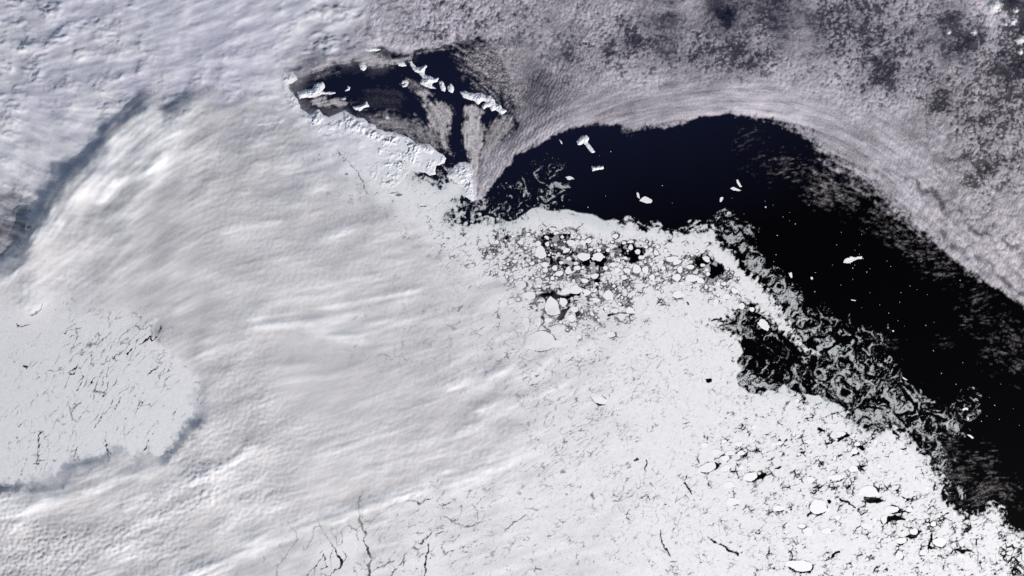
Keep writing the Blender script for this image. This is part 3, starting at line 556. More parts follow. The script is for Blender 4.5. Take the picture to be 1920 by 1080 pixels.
ISL = [
 ('long thin white island with serrated ridge under the northern cloud edge', zo([(815,370),(830,360),(860,354),(900,354),(935,372),(905,383),(860,386),(828,384)],480,0), .5, 3),
 ('small white island with cloud cap at the northern edge of the strait', zo([(775,482),(800,472),(824,490),(828,512),(805,531),(785,515)],480,0), .35, 4),
 ('westernmost small oval island of the snowy island chain', zo([(1058,470),(1090,458),(1112,468),(1127,490),(1100,497),(1070,490)],480,0), .3, 4),
 ('largest ragged white island in the western half of the chain', zo([(1150,462),(1162,458),(1180,480),(1195,502),(1230,508),(1268,488),(1282,496),(1262,530),(1258,560),(1300,572),(1335,585),(1368,585),(1358,612),(1318,622),(1320,645),(1348,668),(1300,658),(1255,640),(1228,625),(1238,605),(1255,588),(1225,548),(1192,540),(1172,508)],480,0), .5, 6),
 ('narrow white island in the gap at the middle of the chain', zo([(1373,605),(1395,610),(1412,632),(1420,660),(1414,685),(1392,678),(1380,650)],480,0), .35, 4),
 ('compact white island just east of the narrow gap island', zo([(1440,640),(1462,628),(1478,645),(1484,675),(1472,694),(1450,684),(1442,665)],480,0), .35, 4),
 ('longest white island with bays at the eastern end of the chain', zo([(1533,688),(1570,683),(1602,697),(1645,702),(1685,698),(1722,716),(1752,714),(1783,745),(1800,778),(1832,788),(1845,812),(1878,834),(1845,862),(1818,838),(1798,822),(1772,834),(1752,800),(1728,800),(1712,818),(1694,792),(1712,775),(1732,768),(1706,755),(1682,765),(1666,784),(1640,760),(1600,745),(1560,728)],480,0), .5, 6),
 ('crescent volcanic island ringed by cloud west of the long chain', zo([(1092,625),(1100,606),(1125,600),(1142,612),(1142,630),(1128,648),(1104,652),(1095,640),(1112,636),(1126,625),(1112,616),(1102,628)],480,0), .25, 3),
 ('branching white island lying off the western mainland cape', zo([(310,690),(350,680),(420,668),(438,635),(470,622),(500,616),(516,650),(497,680),(520,692),(590,688),(598,698),(545,708),(490,706),(440,732),(380,730),(330,738),(318,712)],480,0), .5, 5),
 ('tiny crescent island alone in the middle of the dark strait', zo([(688,642),(706,655),(702,675),(672,684),(670,676),(690,664)],480,0), .2, 3),
 ('slender low islet below the cloud streak near the mainland coast', zo([(640,742),(655,735),(678,738),(670,746),(645,748)],480,0), .12, 2),
 ('angular white island off the mainland coast with a pointed northern spur', zo([(728,802),(760,795),(812,780),(822,762),(832,768),(850,800),(820,806),(775,832),(745,822)],480,0), .4, 4),
 ('tiny round islet in the dark strait south of the open water', zo([(968,878),(980,868),(994,876),(990,888),(975,890)],480,0), .12, 2),
 ('two-lobed mountainous white island alone in the dark sea under the cloud arc', [(1082,264),(1086,259),(1092,254),(1100,254),(1104,260),(1101,266),(1106,272),(1111,279),(1115,285),(1110,287),(1104,280),(1098,272),(1093,268),(1090,271),(1083,271)], .42, 4),
 ('small jagged white island south of the two-lobed mountainous island', [(1110,311),(1116,313),(1123,311),(1131,311),(1132,316),(1124,318),(1111,320)], .32, 3)]
for i, (lab, pol, hm, sl_) in enumerate(ISL):
    terrain('snowy_island', pol, 3, .7, hm, sl_, M_snow, 460 + i * 7, lab, 'island', 'islands of the northern chain' if 2 <= i <= 7 else None, rscale=6.5, warp=2.2, rag=.7)

# ------------------------------------------------------------------ slabs of ice: icebergs and floes
def frame_at(px, py, h=0.0):
    x, y, z = [float(v) for v in ground(px, py, h)]
    n = Vector((x, y, z + R)).normalized()
    return Vector((x, y, z)), Vector((0, 0, 1)).rotation_difference(n)
def slab_mesh(name, pts, h, seed, mat, jag=.06, sub=3, relief=.25):
    """a flat-topped block with sloping ragged sides; pts around the origin, y up"""
    r = np.random.RandomState(seed); P = np.array(pts, np.float64); n = len(P); out = []
    sz = math.sqrt(abs(np.sum(P[:, 0] * np.roll(P[:, 1], -1) - np.roll(P[:, 0], -1) * P[:, 1])) / 2)
    for i in range(n):
        a, b = P[i], P[(i + 1) % n]
        for k in range(sub):
            out.append(a + (b - a) * k / sub + r.randn(2) * jag * sz * (0.5 if k == 0 else 1))
    O = np.array(out); c = O.mean(0); m = len(O)
    rings = [np.c_[O, np.full(m, -.02)], np.c_[c + (O - c) * .985, h * (.8 + .2 * r.rand(m))], np.c_[c + (O - c) * .93, h * (1 + relief * .3 * r.randn(m))], np.c_[c + (O - c) * .5, h * (1 + relief * .5 * r.randn(m))]]
    V = np.vstack(rings + [np.r_[c, h][None]]).tolist(); Fc = []
    area = np.sum(O[:, 0] * np.roll(O[:, 1], -1) - np.roll(O[:, 0], -1) * O[:, 1])
    for k in range(3):
        for i in range(m):
            j = (i + 1) % m; q = (k * m + i, k * m + j, (k + 1) * m + j, (k + 1) * m + i)
            Fc.append(q if area > 0 else q[::-1])
    for i in range(m):
        j = (i + 1) % m; q = (3 * m + i, 3 * m + j, 4 * m); Fc.append(q if area > 0 else q[::-1])
    me = bpy.data.meshes.new(name); me.from_pydata(V, [], Fc); me.materials.append(mat); me.update(); return me
def slab_at(name, outline, h, seed, mat, jag=.05, sub=3, lift=.0):
    P = np.array(outline, np.float64); c = P.mean(0)
    loc, q = frame_at(c[0], c[1], lift)
    pts = [((x - c[0]) / 10, (c[1] - y) / 10) for x, y in outline]
    ob = link(bpy.data.objects.new(name, slab_mesh(name, pts, h, seed, mat, jag, sub)))
    ob.location = loc; ob.rotation_mode = 'QUATERNION'; ob.rotation_quaternion = q
    return ob
BERGS = [
 ('white tabular iceberg with flat top southwest of the jagged small island', zo([(398,248),(418,243),(430,241),(456,250),(469,263),(440,266),(436,271),(414,266),(410,254)],960,270), .05),
 ('broad five-sided tabular iceberg drifting off the greenish ice edge', zo([(956,427),(970,410),(986,394),(1003,394),(1022,402),(1051,420),(1048,436),(1038,442),(1010,445)],960,270), .06),
 ('narrow curved iceberg sliver beside the broad five-sided iceberg', zo([(934,366),(944,361),(953,375),(955,392),(960,412),(948,405),(938,396)],960,270), .05),
 ('slender upright iceberg, upper of the pair north of the slush plume', zo([(1681,268),(1692,264),(1702,280),(1714,302),(1724,321),(1708,323),(1697,310),(1686,290)],960,270), .05),
 ('slender sideways iceberg, lower of the pair north of the slush plume', zo([(1637,333),(1655,321),(1680,330),(1700,340),(1719,350),(1690,352),(1655,346)],960,270), .05),
 ('pointed wedge-shaped iceberg drifting above the slush plume', zo([(1561,402),(1572,397),(1584,399),(1580,420),(1566,436),(1556,432)],960,270), .05),
 ('biggest elongated white iceberg alone in the black eastern sea', zo([(560,888),(570,872),(582,858),(605,852),(622,841),(648,850),(670,847),(692,842),(706,843),(709,853),(700,862),(670,866),(650,872),(632,884),(605,891),(588,896)],1440,270), .07),
 ('small forked iceberg at the western end of the drifting slush streak', zo([(153,963),(163,972),(168,962),(178,964),(183,1000),(172,1004),(164,992)],1440,270), .05),
 ('pale slab iceberg trapped in the dark polynya between ice tongues', [(1420,605),(1427,598),(1434,600),(1440,606),(1443,614),(1439,621),(1431,617),(1424,611)], .06),
 ('small pale iceberg trailing a thread of slush, far lower right sea', zo([(1488,18),(1512,20),(1530,30),(1546,45),(1530,50),(1512,36)],1440,810), .04),
 ('tiny bright iceberg at the end of a slush thread in black sea', zo([(930,318),(942,316),(947,326),(935,329)],1440,540), .04),
 ('tiny pale iceberg on the eastern end of the drifting slush streak', zo([(318,1000),(334,996),(338,1012),(326,1018)],1440,270), .04),
 ('small pale iceberg at the tip of a slush comet, eastern sea', zo([(618,86),(645,89),(662,93),(655,98),(630,94)],1440,540), .035),
 ('thin iceberg strip at the outer edge of the slush swirls', zo([(1000,664),(1020,672),(1046,688),(1040,692),(1014,680)],1440,540), .035),
 ('irregular pale iceberg amid slush threads at the lower right', zo([(1455,910),(1478,896),(1502,900),(1500,918),(1478,914),(1460,922)],1440,540), .035),
 ('tiny iceberg just below the irregular pale one amid slush threads', zo([(1492,972),(1506,970),(1510,986),(1496,990)],1440,540), .035),
 ('small tilted iceberg standing off the narrow eastern ice tongue', zo([(1896,472),(1906,466),(1908,474),(1899,481)],960,270), .035),
 ('little curved iceberg sliver northwest of the two-lobed island', zo([(354,1047),(362,1050),(376,1068),(378,1082),(368,1076)],960,0), .04)]
for i, (lab, pol, h) in enumerate(BERGS):
    tag(slab_at('iceberg', pol, h, 600 + i, M_berg, .035, 3), lab, 'iceberg', 'icebergs adrift in the open sea')
SPK = zo([(740,58),(658,88),(1127,312),(702,389),(1202,442),(1650,407),(1898,430),(570,474),(1820,628),(1740,525),(605,760),(1830,715)],960,270) + zo([(113,547),(205,599),(550,662),(738,637),(703,678),(163,513),(308,460),(38,458),(69,686),(515,757),(652,797),(484,908),(766,934),(43,882),(161,577),(685,758),(635,930),(740,960),(650,908),(920,918),(892,878),(545,1058),(635,1014),(1065,1065),(1148,882),(1440,1022),(60,830),(354,963),(715,860),(686,828),(616,895)],1440,270) \
 + zo([(350,27),(1117,12),(1193,50),(703,148),(975,246),(838,127),(905,188),(480,188),(1245,258),(1183,280),(455,155),(440,188),(764,35),(1022,285),(1410,722),(1745,720),(1660,820),(1560,880),(1640,960),(1735,985),(1700,880),(1840,905),(1600,1000),(1885,1030),(1500,760),(1300,640),(1460,560),(1240,470),(1720,560),(997,34),(987,106)],1440,540)
rs = np.random.RandomState(5)
bitm = [slab_mesh('iceberg_fragment', [(math.cos(a) * (1 + .3 * rs.randn()), math.sin(a) * (.8 + .2 * rs.randn())) for a in np.linspace(0, 2 * np.pi, 7)[:-1]], .35, 700 + k, M_berg, .08, 1) for k in range(5)]
for i, (x, y) in enumerate(SPK):
    ob = link(bpy.data.objects.new('iceberg_fragment', bitm[i % 5])); loc, q = frame_at(x, y)
    ob.location = loc; ob.rotation_mode = 'QUATERNION'; ob.rotation_quaternion = q
    s = .045 + .05 * rs.rand() ** 2; ob.scale = (s, s, s)
    tag(ob, 'speck-sized white iceberg fragment adrift alone in the open black sea', 'iceberg', 'iceberg fragments scattered over the open sea')

def floe_outline(k):
    r = np.random.RandomState(800 + k); m = 11; o = []
    ph = r.rand(3) * 6.28
    for i in range(m):
        a = 2 * np.pi * i / m
        rad = 1 + .11 * math.cos(2 * a + ph[0]) + .10 * math.cos(3 * a + ph[1]) + .06 * math.cos(5 * a + ph[2]) + .055 * r.randn()
        o.append((rad * math.cos(a), rad * math.sin(a)))
    return o
floem = [slab_mesh('ice_floe', floe_outline(k), 1.0, 900 + k, M_floe, .022, 2, .05) for k in range(14)]
ZL = {'A': 'floes crowded below the slush edge', 'B': 'floes around the twin black pools', 'C': 'floes in the lower right pack'}
SHORT = {'large upright oval': 'the large upright oval floe', 'large round floe ringed': 'the large round ringed floe', 'flat oval floe just': 'the flat oval edge floe', 'broad rounded floe with': 'the broad pool-side floe', 'blocky rounded': 'the blocky rounded floe',
 'oval floe frozen': 'the oval slush-edge floe', 'rounded floe at the right end': 'the floe ending the black pool', 'long pointed floe': 'the long pointed floe', 'floe tucked': 'the tucked-under floe', 'wedge-shaped floe': 'the eastern wedge floe', 'upright floe with a black crescent': 'the water-crescent floe',
 'large angular floe': 'the large angular floe', 'tall narrow': 'the tall narrow floe', 'widest floe': 'the widest floe', 'round floe beside': 'the round floe by the widest', 'bright rounded': 'the bright pool-side floe', 'large floe above': 'the floe above twin pools', 'pale upright': 'the pale upright floe',
 'giant smooth': 'the giant smooth floe', 'floe over a curved': 'the curved-crack floe', 'rounded floe at the neck': 'the ice-tongue neck floe', 'long tilted': 'the long tilted floe', 'upright floe at the upper': 'the polynya-rim floe', 'small floe in the dark': 'the polynya-mouth floe', 'large bright floe with': 'the large flat-sided floe',
 'broad long floe': 'the broad bottom floe', 'floe above small': 'the floe over small pools', 'small round floe beside': 'the small pool-side floe', 'rounded floe between': 'the floe between two pools', 'floe left of the striped': 'the floe left of stripes', 'rounded floe right of': 'the black-channel floe', 'floe above the striped': 'the floe above stripes',
 'upright floe left': 'the wedge-pool left floe', 'floe above the wedge': 'the wedge-pool top floe', 'wide snowy': 'the wide snowy floe', 'long sharp-edged': 'the long sharp-edged floe', 'striped rounded': 'the striped notched floe', 'single round': 'the single slush-rim floe'}
def short(l):
    for k_, v_ in SHORT.items():
        if l.startswith(k_): return v_
    return 'the ' + ' '.join(l.split()[:4])
DIRS = ['right of', 'above and right of', 'above', 'above and left of', 'left of', 'below and left of', 'below', 'below and right of']
ORD = ['nearest', 'second', 'third', 'fourth', 'fifth', 'sixth', 'seventh', 'eighth', 'ninth', 'tenth', 'eleventh', 'twelfth']
def sector(f, g): return int(round(math.atan2(g[1] - f[1], f[0] - g[0]) / (math.pi / 4))) % 8
marks = [f for f in FL if f[6]]
def floe_label(f):
    if f[6]: return f[6]
    g = min(marks, key=lambda m_: hypot(f[0] - m_[0], f[1] - m_[1])); d = hypot(f[0] - g[0], f[1] - g[1]); k_ = sector(f, g)
    n_ = sum(1 for e in FL if e is not g and e is not f and sector(e, g) == k_ and hypot(e[0] - g[0], e[1] - g[1]) < d)
    r_ = math.sqrt(f[2] * f[3]); sz = 'tiny' if r_ < 2.8 else 'small' if r_ < 4.2 else 'medium' if r_ < 7 else 'large'
    el = max(f[2], f[3]) / min(f[2], f[3]); sh = 'round' if el < 1.2 else 'oval' if el < 1.5 else 'elongated'
    return '%s %s floe, %s one out %s %s' % (sz, sh, ORD[min(n_, 11)], DIRS[k_], short(g[6]))
for i, f in enumerate(FL):
    (x, y, a, b, t, z, lab) = f
    ob = link(bpy.data.objects.new('ice_floe', floem[i % 14])); loc, q = frame_at(x, y, .016)
    ob.location = loc; ob.rotation_mode = 'QUATERNION'
    ob.rotation_quaternion = q @ Matrix.Rotation(math.radians(t), 3, 'Z').to_quaternion()
    ob.scale = (a / 10, b / 10, .018 + .01 * rf.rand())
    tag(ob, floe_label(f), 'ice floe', ZL[z])

# ------------------------------------------------------------------ clouds
def flow(pts, X, Y):
    c = rbf([(x, y, math.cos(math.radians(2 * a))) for x, y, a in pts], X, Y); s = rbf([(x, y, math.sin(math.radians(2 * a))) for x, y, a in pts], X, Y)
    t = np.arctan2(s, c) / 2
    return np.cos(t).astype(F), (-np.sin(t)).astype(F)
FLOWL = [(200,300,45),(100,400,60),(300,380,35),(450,300,8),(400,250,30),(500,450,10),(700,520,12),(600,650,5),(700,750,20),(900,750,25),(600,900,15),(800,880,14),(500,1000,20),(200,950,22),(100,1000,8),(300,900,25),(1100,650,25),(450,820,25),(0,950,10),(120,520,35)]
CLEAR = [(-400,945),(-60,930),(0,922),(50,915),(97,899),(115,893),(121,908),(130,900),(137,893),(147,877),(153,863),(163,873),(180,868),(195,867),(212,858),(237,845),(250,857),(262,868),(280,862),(297,858),(312,870),(325,855),(338,842),(352,822),(362,808),(380,792),(372,770),(374,750),(385,735),(380,720),(366,706),(345,692),(325,676),(305,655),(292,628),(310,600),(250,575),(110,562),(60,585),(-60,600),(-400,620)]
RIDGE = [(-80,560),(0,520),(30,490),(48,470),(60,430),(80,395),(100,365),(118,340),(140,315),(160,293),(185,268),(205,248),(235,217),(258,195),(275,181),(290,178),(305,182),(320,196),(335,182),(352,170),(380,166),(405,166),(425,184),(448,186),(470,180),(500,186),(530,196),(560,205),(590,240),(640,300),(760,400),(900,520),(1300,600),(1300,1400),(-400,1400),(-400,650)]
COVL = [(60,700,0),(200,760,0),(300,780,0),(100,850,0),(330,720,0.05),(250,640,.35),(120,620,.25),(50,640,.1),(180,600,.55),(300,600,.75),(330,640,.7),
 (300,250,.97),(200,350,.97),(400,400,.97),(150,450,.97),(100,530,.9),(300,550,.9),(500,450,.97),(600,550,.93),(450,650,.95),(550,700,.97),(600,800,.97),(700,780,.95),(450,560,.95),(750,830,.92),(850,830,.88),(920,800,.8),(600,650,.85),
 (700,640,.6),(800,680,.62),(850,600,.5),(900,700,.65),(960,740,.5),(960,850,.55),(750,560,.75),(800,480,.55),(700,400,.65),(640,440,.8),(600,350,.55),(620,300,.15),(560,330,.6),(530,280,.7),(700,340,.03),(850,400,.05),(880,480,.25),(950,600,.25),(1000,650,.25),(1100,650,.2),
 (1100,600,0.1),(1200,630,.12),(1000,560,.3),(950,540,.4),(1050,750,.12),(1200,750,0),(1040,830,.05),(700,900,.85),(600,900,.93),(800,880,.85),(900,860,.75),(550,960,.92),(700,950,.6),(640,930,.9),(760,905,.85),(480,1000,.8),(520,1040,.4),(600,1000,.35),(650,1040,.0),
 (800,950,.05),(900,930,.05),(800,1050,0),(1000,950,0),(1100,900,0),(430,1060,.7),(300,1060,.9),(100,1060,.95),(200,950,.9),(40,980,.95),(400,850,.95),(1300,600,0),(1300,700,.0),(900,430,.05),(780,420,.4)]
BANDS = [ # bright (+) and dull (-) streaks of the deck: polyline, half width, strength
 ([(340,1085),(420,1050),(500,1010),(620,967),(740,927),(860,895),(1000,848)],11,1.4),([(470,1040),(560,1003),(650,973)],5,.9),([(440,1075),(520,1042),(600,1006),(700,965)],8,-.8),([(560,960),(680,920),(800,885)],12,-.5),
 ([(480,602),(560,600),(640,626),(668,632)],10,1.1),([(490,640),(560,650),(650,658)],13,-.7),([(690,608),(760,600),(800,590)],8,.5),([(840,722),(930,703),(1010,690)],8,1.5),([(880,748),(980,724),(1040,712)],9,-.9),([(900,775),(1000,738),(1050,725)],8,1.1),([(930,800),(1020,765)],9,-.6),
 ([(190,372),(216,345)],9,1.7),([(238,347),(262,328)],7,1.1),([(278,320),(306,298)],8,1.8),([(120,420),(100,392)],7,.9),([(55,455),(90,425),(105,385)],9,.9),([(170,330),(240,270),(290,220)],14,.6),([(260,300),(330,240)],10,.5),([(180,390),(240,370)],12,-.6),([(320,390),(380,375)],22,-.6),([(90,480),(180,420)],12,-.6),([(330,420),(420,350)],14,-.4),
 ([(0,968),(60,947),(125,918)],9,1.0),([(60,975),(130,955),(175,925)],7,-.9),([(240,948),(340,915),(430,875),(470,835)],8,1.0),([(380,865),(440,845),(485,822)],8,-1.0),([(200,1025),(330,955),(450,908)],9,.6),([(0,1010),(150,985),(260,970)],9,-.5),([(170,920),(240,885),(300,872)],9,.7),
 ([(500,560),(640,530),(760,500)],10,.4),([(600,590),(720,565),(840,520)],9,.5),([(560,420),(640,400)],18,-.5),([(640,410),(700,395)],9,-.6),([(450,330),(520,340)],10,-.4),([(540,300),(600,330)],22,.6),([(590,450),(640,425)],14,.6),([(700,800),(860,740)],16,-.4),([(560,760),(700,700)],18,-.3),([(600,850),(760,800)],12,.4)]
def build_stratus():
    st = 2.6
    ax = axis(-30, 1260, st, True, False); ay = axis(140, 1104, st, False, True)
    X, Y = np.meshgrid(ax, ay)
    n1 = fbm(X / 60, Y / 60, 510, 4); n2 = fbm(X / 60 + 9, Y / 60 + 33, 515, 4)
    vx, vy = flow(FLOWL, X, Y)
    big = lic(fbm(X / 46, Y / 46, 520, 4, .55), vx, vy, 7, 2.0); fine = lic(perlin(X / 8, Y / 8, 530) + .9 * perlin(X / 17, Y / 17, 531), vx, vy, 9, 1.5)
    lump = fbm(X / 70, Y / 50, 540, 4)
    cov = rbf(COVL + [(1010,800,.3),(1000,700,.35),(1100,800,.1),(1080,700,.2),(1000,880,.15),(1050,595,.02),(1082,590,.0),(1030,552,.08),(1005,515,.1),(1060,640,.06),(1020,470,.0),(960,450,.05),(1010,610,.12),(600,250,.3),(572,222,.55),(665,285,.12)], X + n1 * 60, Y + n2 * 40, 10)
    cov = cov + (big * .10 + fine * .05) * (4 * cov * (1 - cov)).clip(0, 1)
    sr = poly_sd(RIDGE, X + n1 * 26 + fine * 1.0, Y + n2 * 26)
    sc = poly_sd(CLEAR, X + n1 * 7 + perlin(X / 8, Y / 8, 518) * 5, Y + n2 * 7 + perlin(X / 8, Y / 8, 519) * 5)
    tb1 = fbm(X / 10, Y / 10, 516, 4, .62)
    soft = rbf([(380,730,1),(340,690,1),(310,650,.6),(250,580,0),(100,570,0),(0,600,0),(300,840,1),(150,870,1),(0,920,1)], X, Y)
    cut = np.where(soft > .5, sst(3, -9, sc + tb1 * 14), sst(70, -50, sc + tb1 * 14))
    cut = np.minimum(1, cut)
    tb0 = fbm(X / 11, Y / 11, 517, 4, .6)
    a = np.clip(cov, 0, 1) * sst(1250, 1120, X + n1 * 60) * sst(-6, 30, sr + fine * 2.5) * np.where(sc > -50, np.maximum(cut, 0), 1)
    # brightness of the deck is its thickness: thick parts hide the ice altogether
    tall = rbf([(60,430,2.8),(30,470,2.8),(0,500,2.4),(110,350,1.8),(180,270,1.7),(240,210,1.6),(285,180,1.3),(340,175,.9),(420,180,.7),(520,195,.45),(300,300,1.5),(200,400,1.2),(400,350,.8),(500,450,.6),(600,500,.5),(700,600,.4),(330,670,1.0),(360,720,.8),(400,750,.7),(500,750,.55),(700,800,.45),(900,800,.4),(300,865,1.15),(350,825,1.2),(230,855,1.1),(150,875,1.2),(60,918,1.15),(378,770,1.2),(300,940,.5),(100,980,.5),(500,950,.45),(800,900,.3),(150,550,.6),(300,570,.6)], X, Y)
    tall = tall * (1 + perlin(X / 90, Y / 90, 519) * .45)
    dome = .72 + .28 * sst(-8, 40, sr)
    rough = rbf([(200,300,1.6),(300,250,1.4),(150,400,1.5),(400,300,1.0),(400,450,.5),(500,550,.35),(600,500,.35),(700,650,.5),(600,800,.35),(900,700,1.1),(950,780,1.2),(300,900,1.3),(100,980,1.1),(500,1000,1.2),(700,930,1.2),(400,760,1)], X, Y)
    h = tall * (0.35 + 0.65 * dome) + (big * .038 + fine * .007 + lump * .22) * rough * (.25 + .75 * sst(.2, .9, a))
    # rows of small turrets in the lower left bank
    tb = rbf([(60,1030,1),(150,1030,1),(220,1010,.9),(0,1050,.9),(300,1000,.6),(350,930,.7),(330,950,.9),(400,910,.8),(430,890,.5),(200,950,.15),(100,930,.1),(400,1000,.35),(450,830,.5),(480,900,.6),(200,1075,.1),(500,1050,0),(600,900,.15),(300,870,.25),(600,700,0),(300,600,0),(250,900,.2),(420,300,.3),(500,290,.3),(380,320,.2),(300,350,0)], X, Y)
    f1, _, _ = worley(X / 7.5 + n1 * .5, Y / 6.2 + n2 * .5, 550); f2, _, _ = worley(X / 3.9, Y / 3.6, 551)
    h = h + tb * (np.clip(.75 - f1, 0, 1) * .34 + np.clip(.7 - f2, 0, 1) * .12)
    streak = lic(perlin(X / 3.2, Y / 3.2, 560), vx, vy, 7, 1.2)
    h = h + streak * .016 * rbf([(200,920,1),(300,880,1),(100,960,1),(450,850,.8),(400,300,.6),(600,600,.1),(200,400,.2),(700,900,.4),(900,750,.5)], X, Y)
    dn = rbf([(205,362,1.6),(295,310,1.7),(240,250,.9),(300,290,.8),(180,330,.3),(100,430,.6),(60,400,.2),(330,380,.0),(250,390,.6),(400,250,.8),(350,220,.8),(450,310,.5),(400,470,.0),(250,480,.4),(120,530,.7),(220,500,.1),(330,520,.5),(480,390,.3),(560,330,.8),(600,400,.7),(640,420,.6),(500,540,.2),(620,520,.4),(720,560,.3),(560,600,.9),(640,625,1.3),(480,600,.6),(420,620,.1),(560,640,.2),(650,660,.0),(450,700,.2),(560,700,.1),(620,760,.2),(520,800,.3),(700,800,.1),(800,760,.2),(850,700,.3),(920,705,1.6),(950,750,.8),(985,735,1.2),(955,690,1.0),(900,640,.6),(950,720,.0),(1000,770,.3),(900,800,.4),(800,850,.3),(650,880,.2),(560,900,.3),(700,915,.7),(780,900,.9),(860,885,1.0),(940,872,1.2),(1000,850,1.0),(650,940,.8),(720,930,1.2),(580,975,1.3),(500,1000,1.5),(450,1020,1.2),(620,960,1.1),(540,1010,.2),(600,990,.4),(520,1040,.7),(350,1050,.6),(200,1070,.4),(150,1030,.7),(50,1030,.6),(100,990,.3),(30,960,.7),(80,940,.9),(200,920,.5),(160,945,.2),(300,900,.6),(350,880,.8),(420,850,.7),(440,820,.4),(400,790,.3),(330,950,.8),(420,910,.8),(250,970,.3),(350,1000,.2),(90,585,1.2),(40,600,1.0),(800,480,.5),(850,540,.7),(760,520,.5)], X + n1 * 22, Y + n2 * 22, 10, 3.6)
    longs = lic(fbm(X / 15, Y / 15, 565, 3), vx, vy, 26, 2.2)
    jx = X + n1 * 14; jy = Y + n2 * 14
    bands = np.zeros(X.shape, F)
    for (L, w, amp) in BANDS:
        d = line_sd([(x, y, 0) for x, y in L], jx, jy)
        bands = bands + amp * np.exp(-(d / (w * 1.35)) ** 2) * np.clip(1 + longs * .25 + fine * .12, .2, 1.6)
    dn = np.clip(dn * .5 - .04 + bands * 1.1 + big * .07 + fine * .04 + longs * .13 + lump * .3, 0, 1)
    h = h + bands * .105 + longs * .008
    ob = sheet('stratus_deck', X, Y, np.maximum(h, .04), M_strat, {'cov': a, 'dense': dn}, a > .012)
    tag(ob, 'smooth pale grey cloud deck streaked across the left half over the pack ice', 'cloud', kind='stuff')
build_stratus()

def build_veil():
    st = 2.4
    ax = axis(-30, 830, st, True, False); ay = axis(-24, 560, st, True, False)
    X, Y = np.meshgrid(ax, ay)
    n1 = fbm(X / 40, Y / 40, 570, 5, .55); n2 = fbm(X / 40 + 9, Y / 40 + 33, 575, 5, .55)
    vx, vy = flow([(50,250,-30),(150,300,-15),(100,150,15),(250,80,20),(450,60,25),(550,60,25),(300,150,15),(550,130,20),(450,140,5)], X, Y)
    big = lic(fbm(X / 20, Y / 20, 580, 3), vx, vy, 10, 1.5); fine = lic(perlin(X / 4, Y / 4, 585), vx, vy, 4, 1.2)
    cov = rbf([(0,0,.75),(150,50,.85),(300,50,.9),(450,40,.92),(560,30,.93),(640,40,.9),(100,120,.7),(200,110,.7),(330,120,.85),(450,110,.9),(520,110,.92),(40,100,.6),(60,220,.85),(150,230,.85),(30,300,.9),(100,190,.6),(220,170,.7),(300,160,.5),(420,160,.6),(480,150,.75),(510,170,.9),(560,90,.85),(620,90,.85),(670,70,.8),(700,40,.8),(600,125,.3),(560,130,.6),(650,115,.55),(640,140,0),(600,150,0),(700,110,.6),(680,130,.1),(10,345,.7),(20,390,.45),(15,430,.36),(20,465,.5),(0,500,.6),(45,400,.55),(80,330,.7),(60,350,.6),(10,540,0),(200,480,0),(100,450,.3),(550,180,.5),(540,160,.6),(300,220,.5),(600,200,.1),(580,180,.4),(520,215,.6)], X + n1 * 14, Y + n2 * 14, 8)
    tex = big * .12 + fine * .05 + n1 * .5
    a = np.clip(cov + tex * (1.2 - cov), 0, .95) * sst(.06, .25, cov + tex * .3)
    a = a * sst(800, 640, X + n1 * 130 + Y * .2) * sst(548, 500, Y)
    a = a * sst(26, -34, n1 * 18 + big * 2 + poly_sd([(556,152),(585,140),(620,126),(660,117),(700,127),(745,120),(800,100),(880,90),(900,200),(850,300),(790,272),(700,240),(640,205),(600,215),(565,200),(550,178)], X + n1 * 10, Y + n2 * 10))
    h = .25 + big * .030 + fine * .006 + fbm(X / 90, Y / 70, 577, 3) * .35
    bl = rbf([(40,90,1),(60,110,1),(20,80,1),(150,80,.6),(230,70,.8),(200,110,.5),(100,100,.7),(300,60,.1),(400,50,.1),(400,130,.6),(250,140,.8),(500,50,.2),(100,250,.2),(600,50,.9),(650,40,.9)], X, Y)
    rg = ridged(X / 26 + n1 * .8, Y / 12 + n2 * .8, 590, 4)
    h = h + bl * (rg * .42 + n1 * .30 + fine * .014) * sst(-.25, .35, fbm(X / 45, Y / 35, 593, 3))
    dn = rbf([(30,290,1),(100,270,.9),(60,225,.7),(150,195,1),(190,185,.9),(20,85,.8),(60,60,.3),(150,20,.1),(250,30,.2),(350,20,.35),(450,50,.3),(200,85,.7),(240,75,.8),(150,95,.6),(100,150,.3),(300,140,.2),(330,100,.3),(420,110,.1),(430,135,.0),(500,100,.3),(520,160,1),(510,130,.5),(600,60,.6),(640,40,.7),(680,60,.8),(560,20,.4),(110,185,-.3),(90,180,-.2),(270,160,-.2),(400,160,-.2),(620,110,.1),(180,130,.2)], X + n1 * 18, Y + n2 * 18, 8)
    dn = np.clip(dn + big * .12 + n1 * .5 + fine * .05, 0, 1)
    ob = sheet('cloud_veil', X, Y, np.maximum(h, .05), M_veil, {'cov': a, 'dense': dn}, a > .012)
    tag(ob, 'bluish rumpled cloud veil over ice in the upper left corner', 'cloud', kind='stuff')
build_veil()

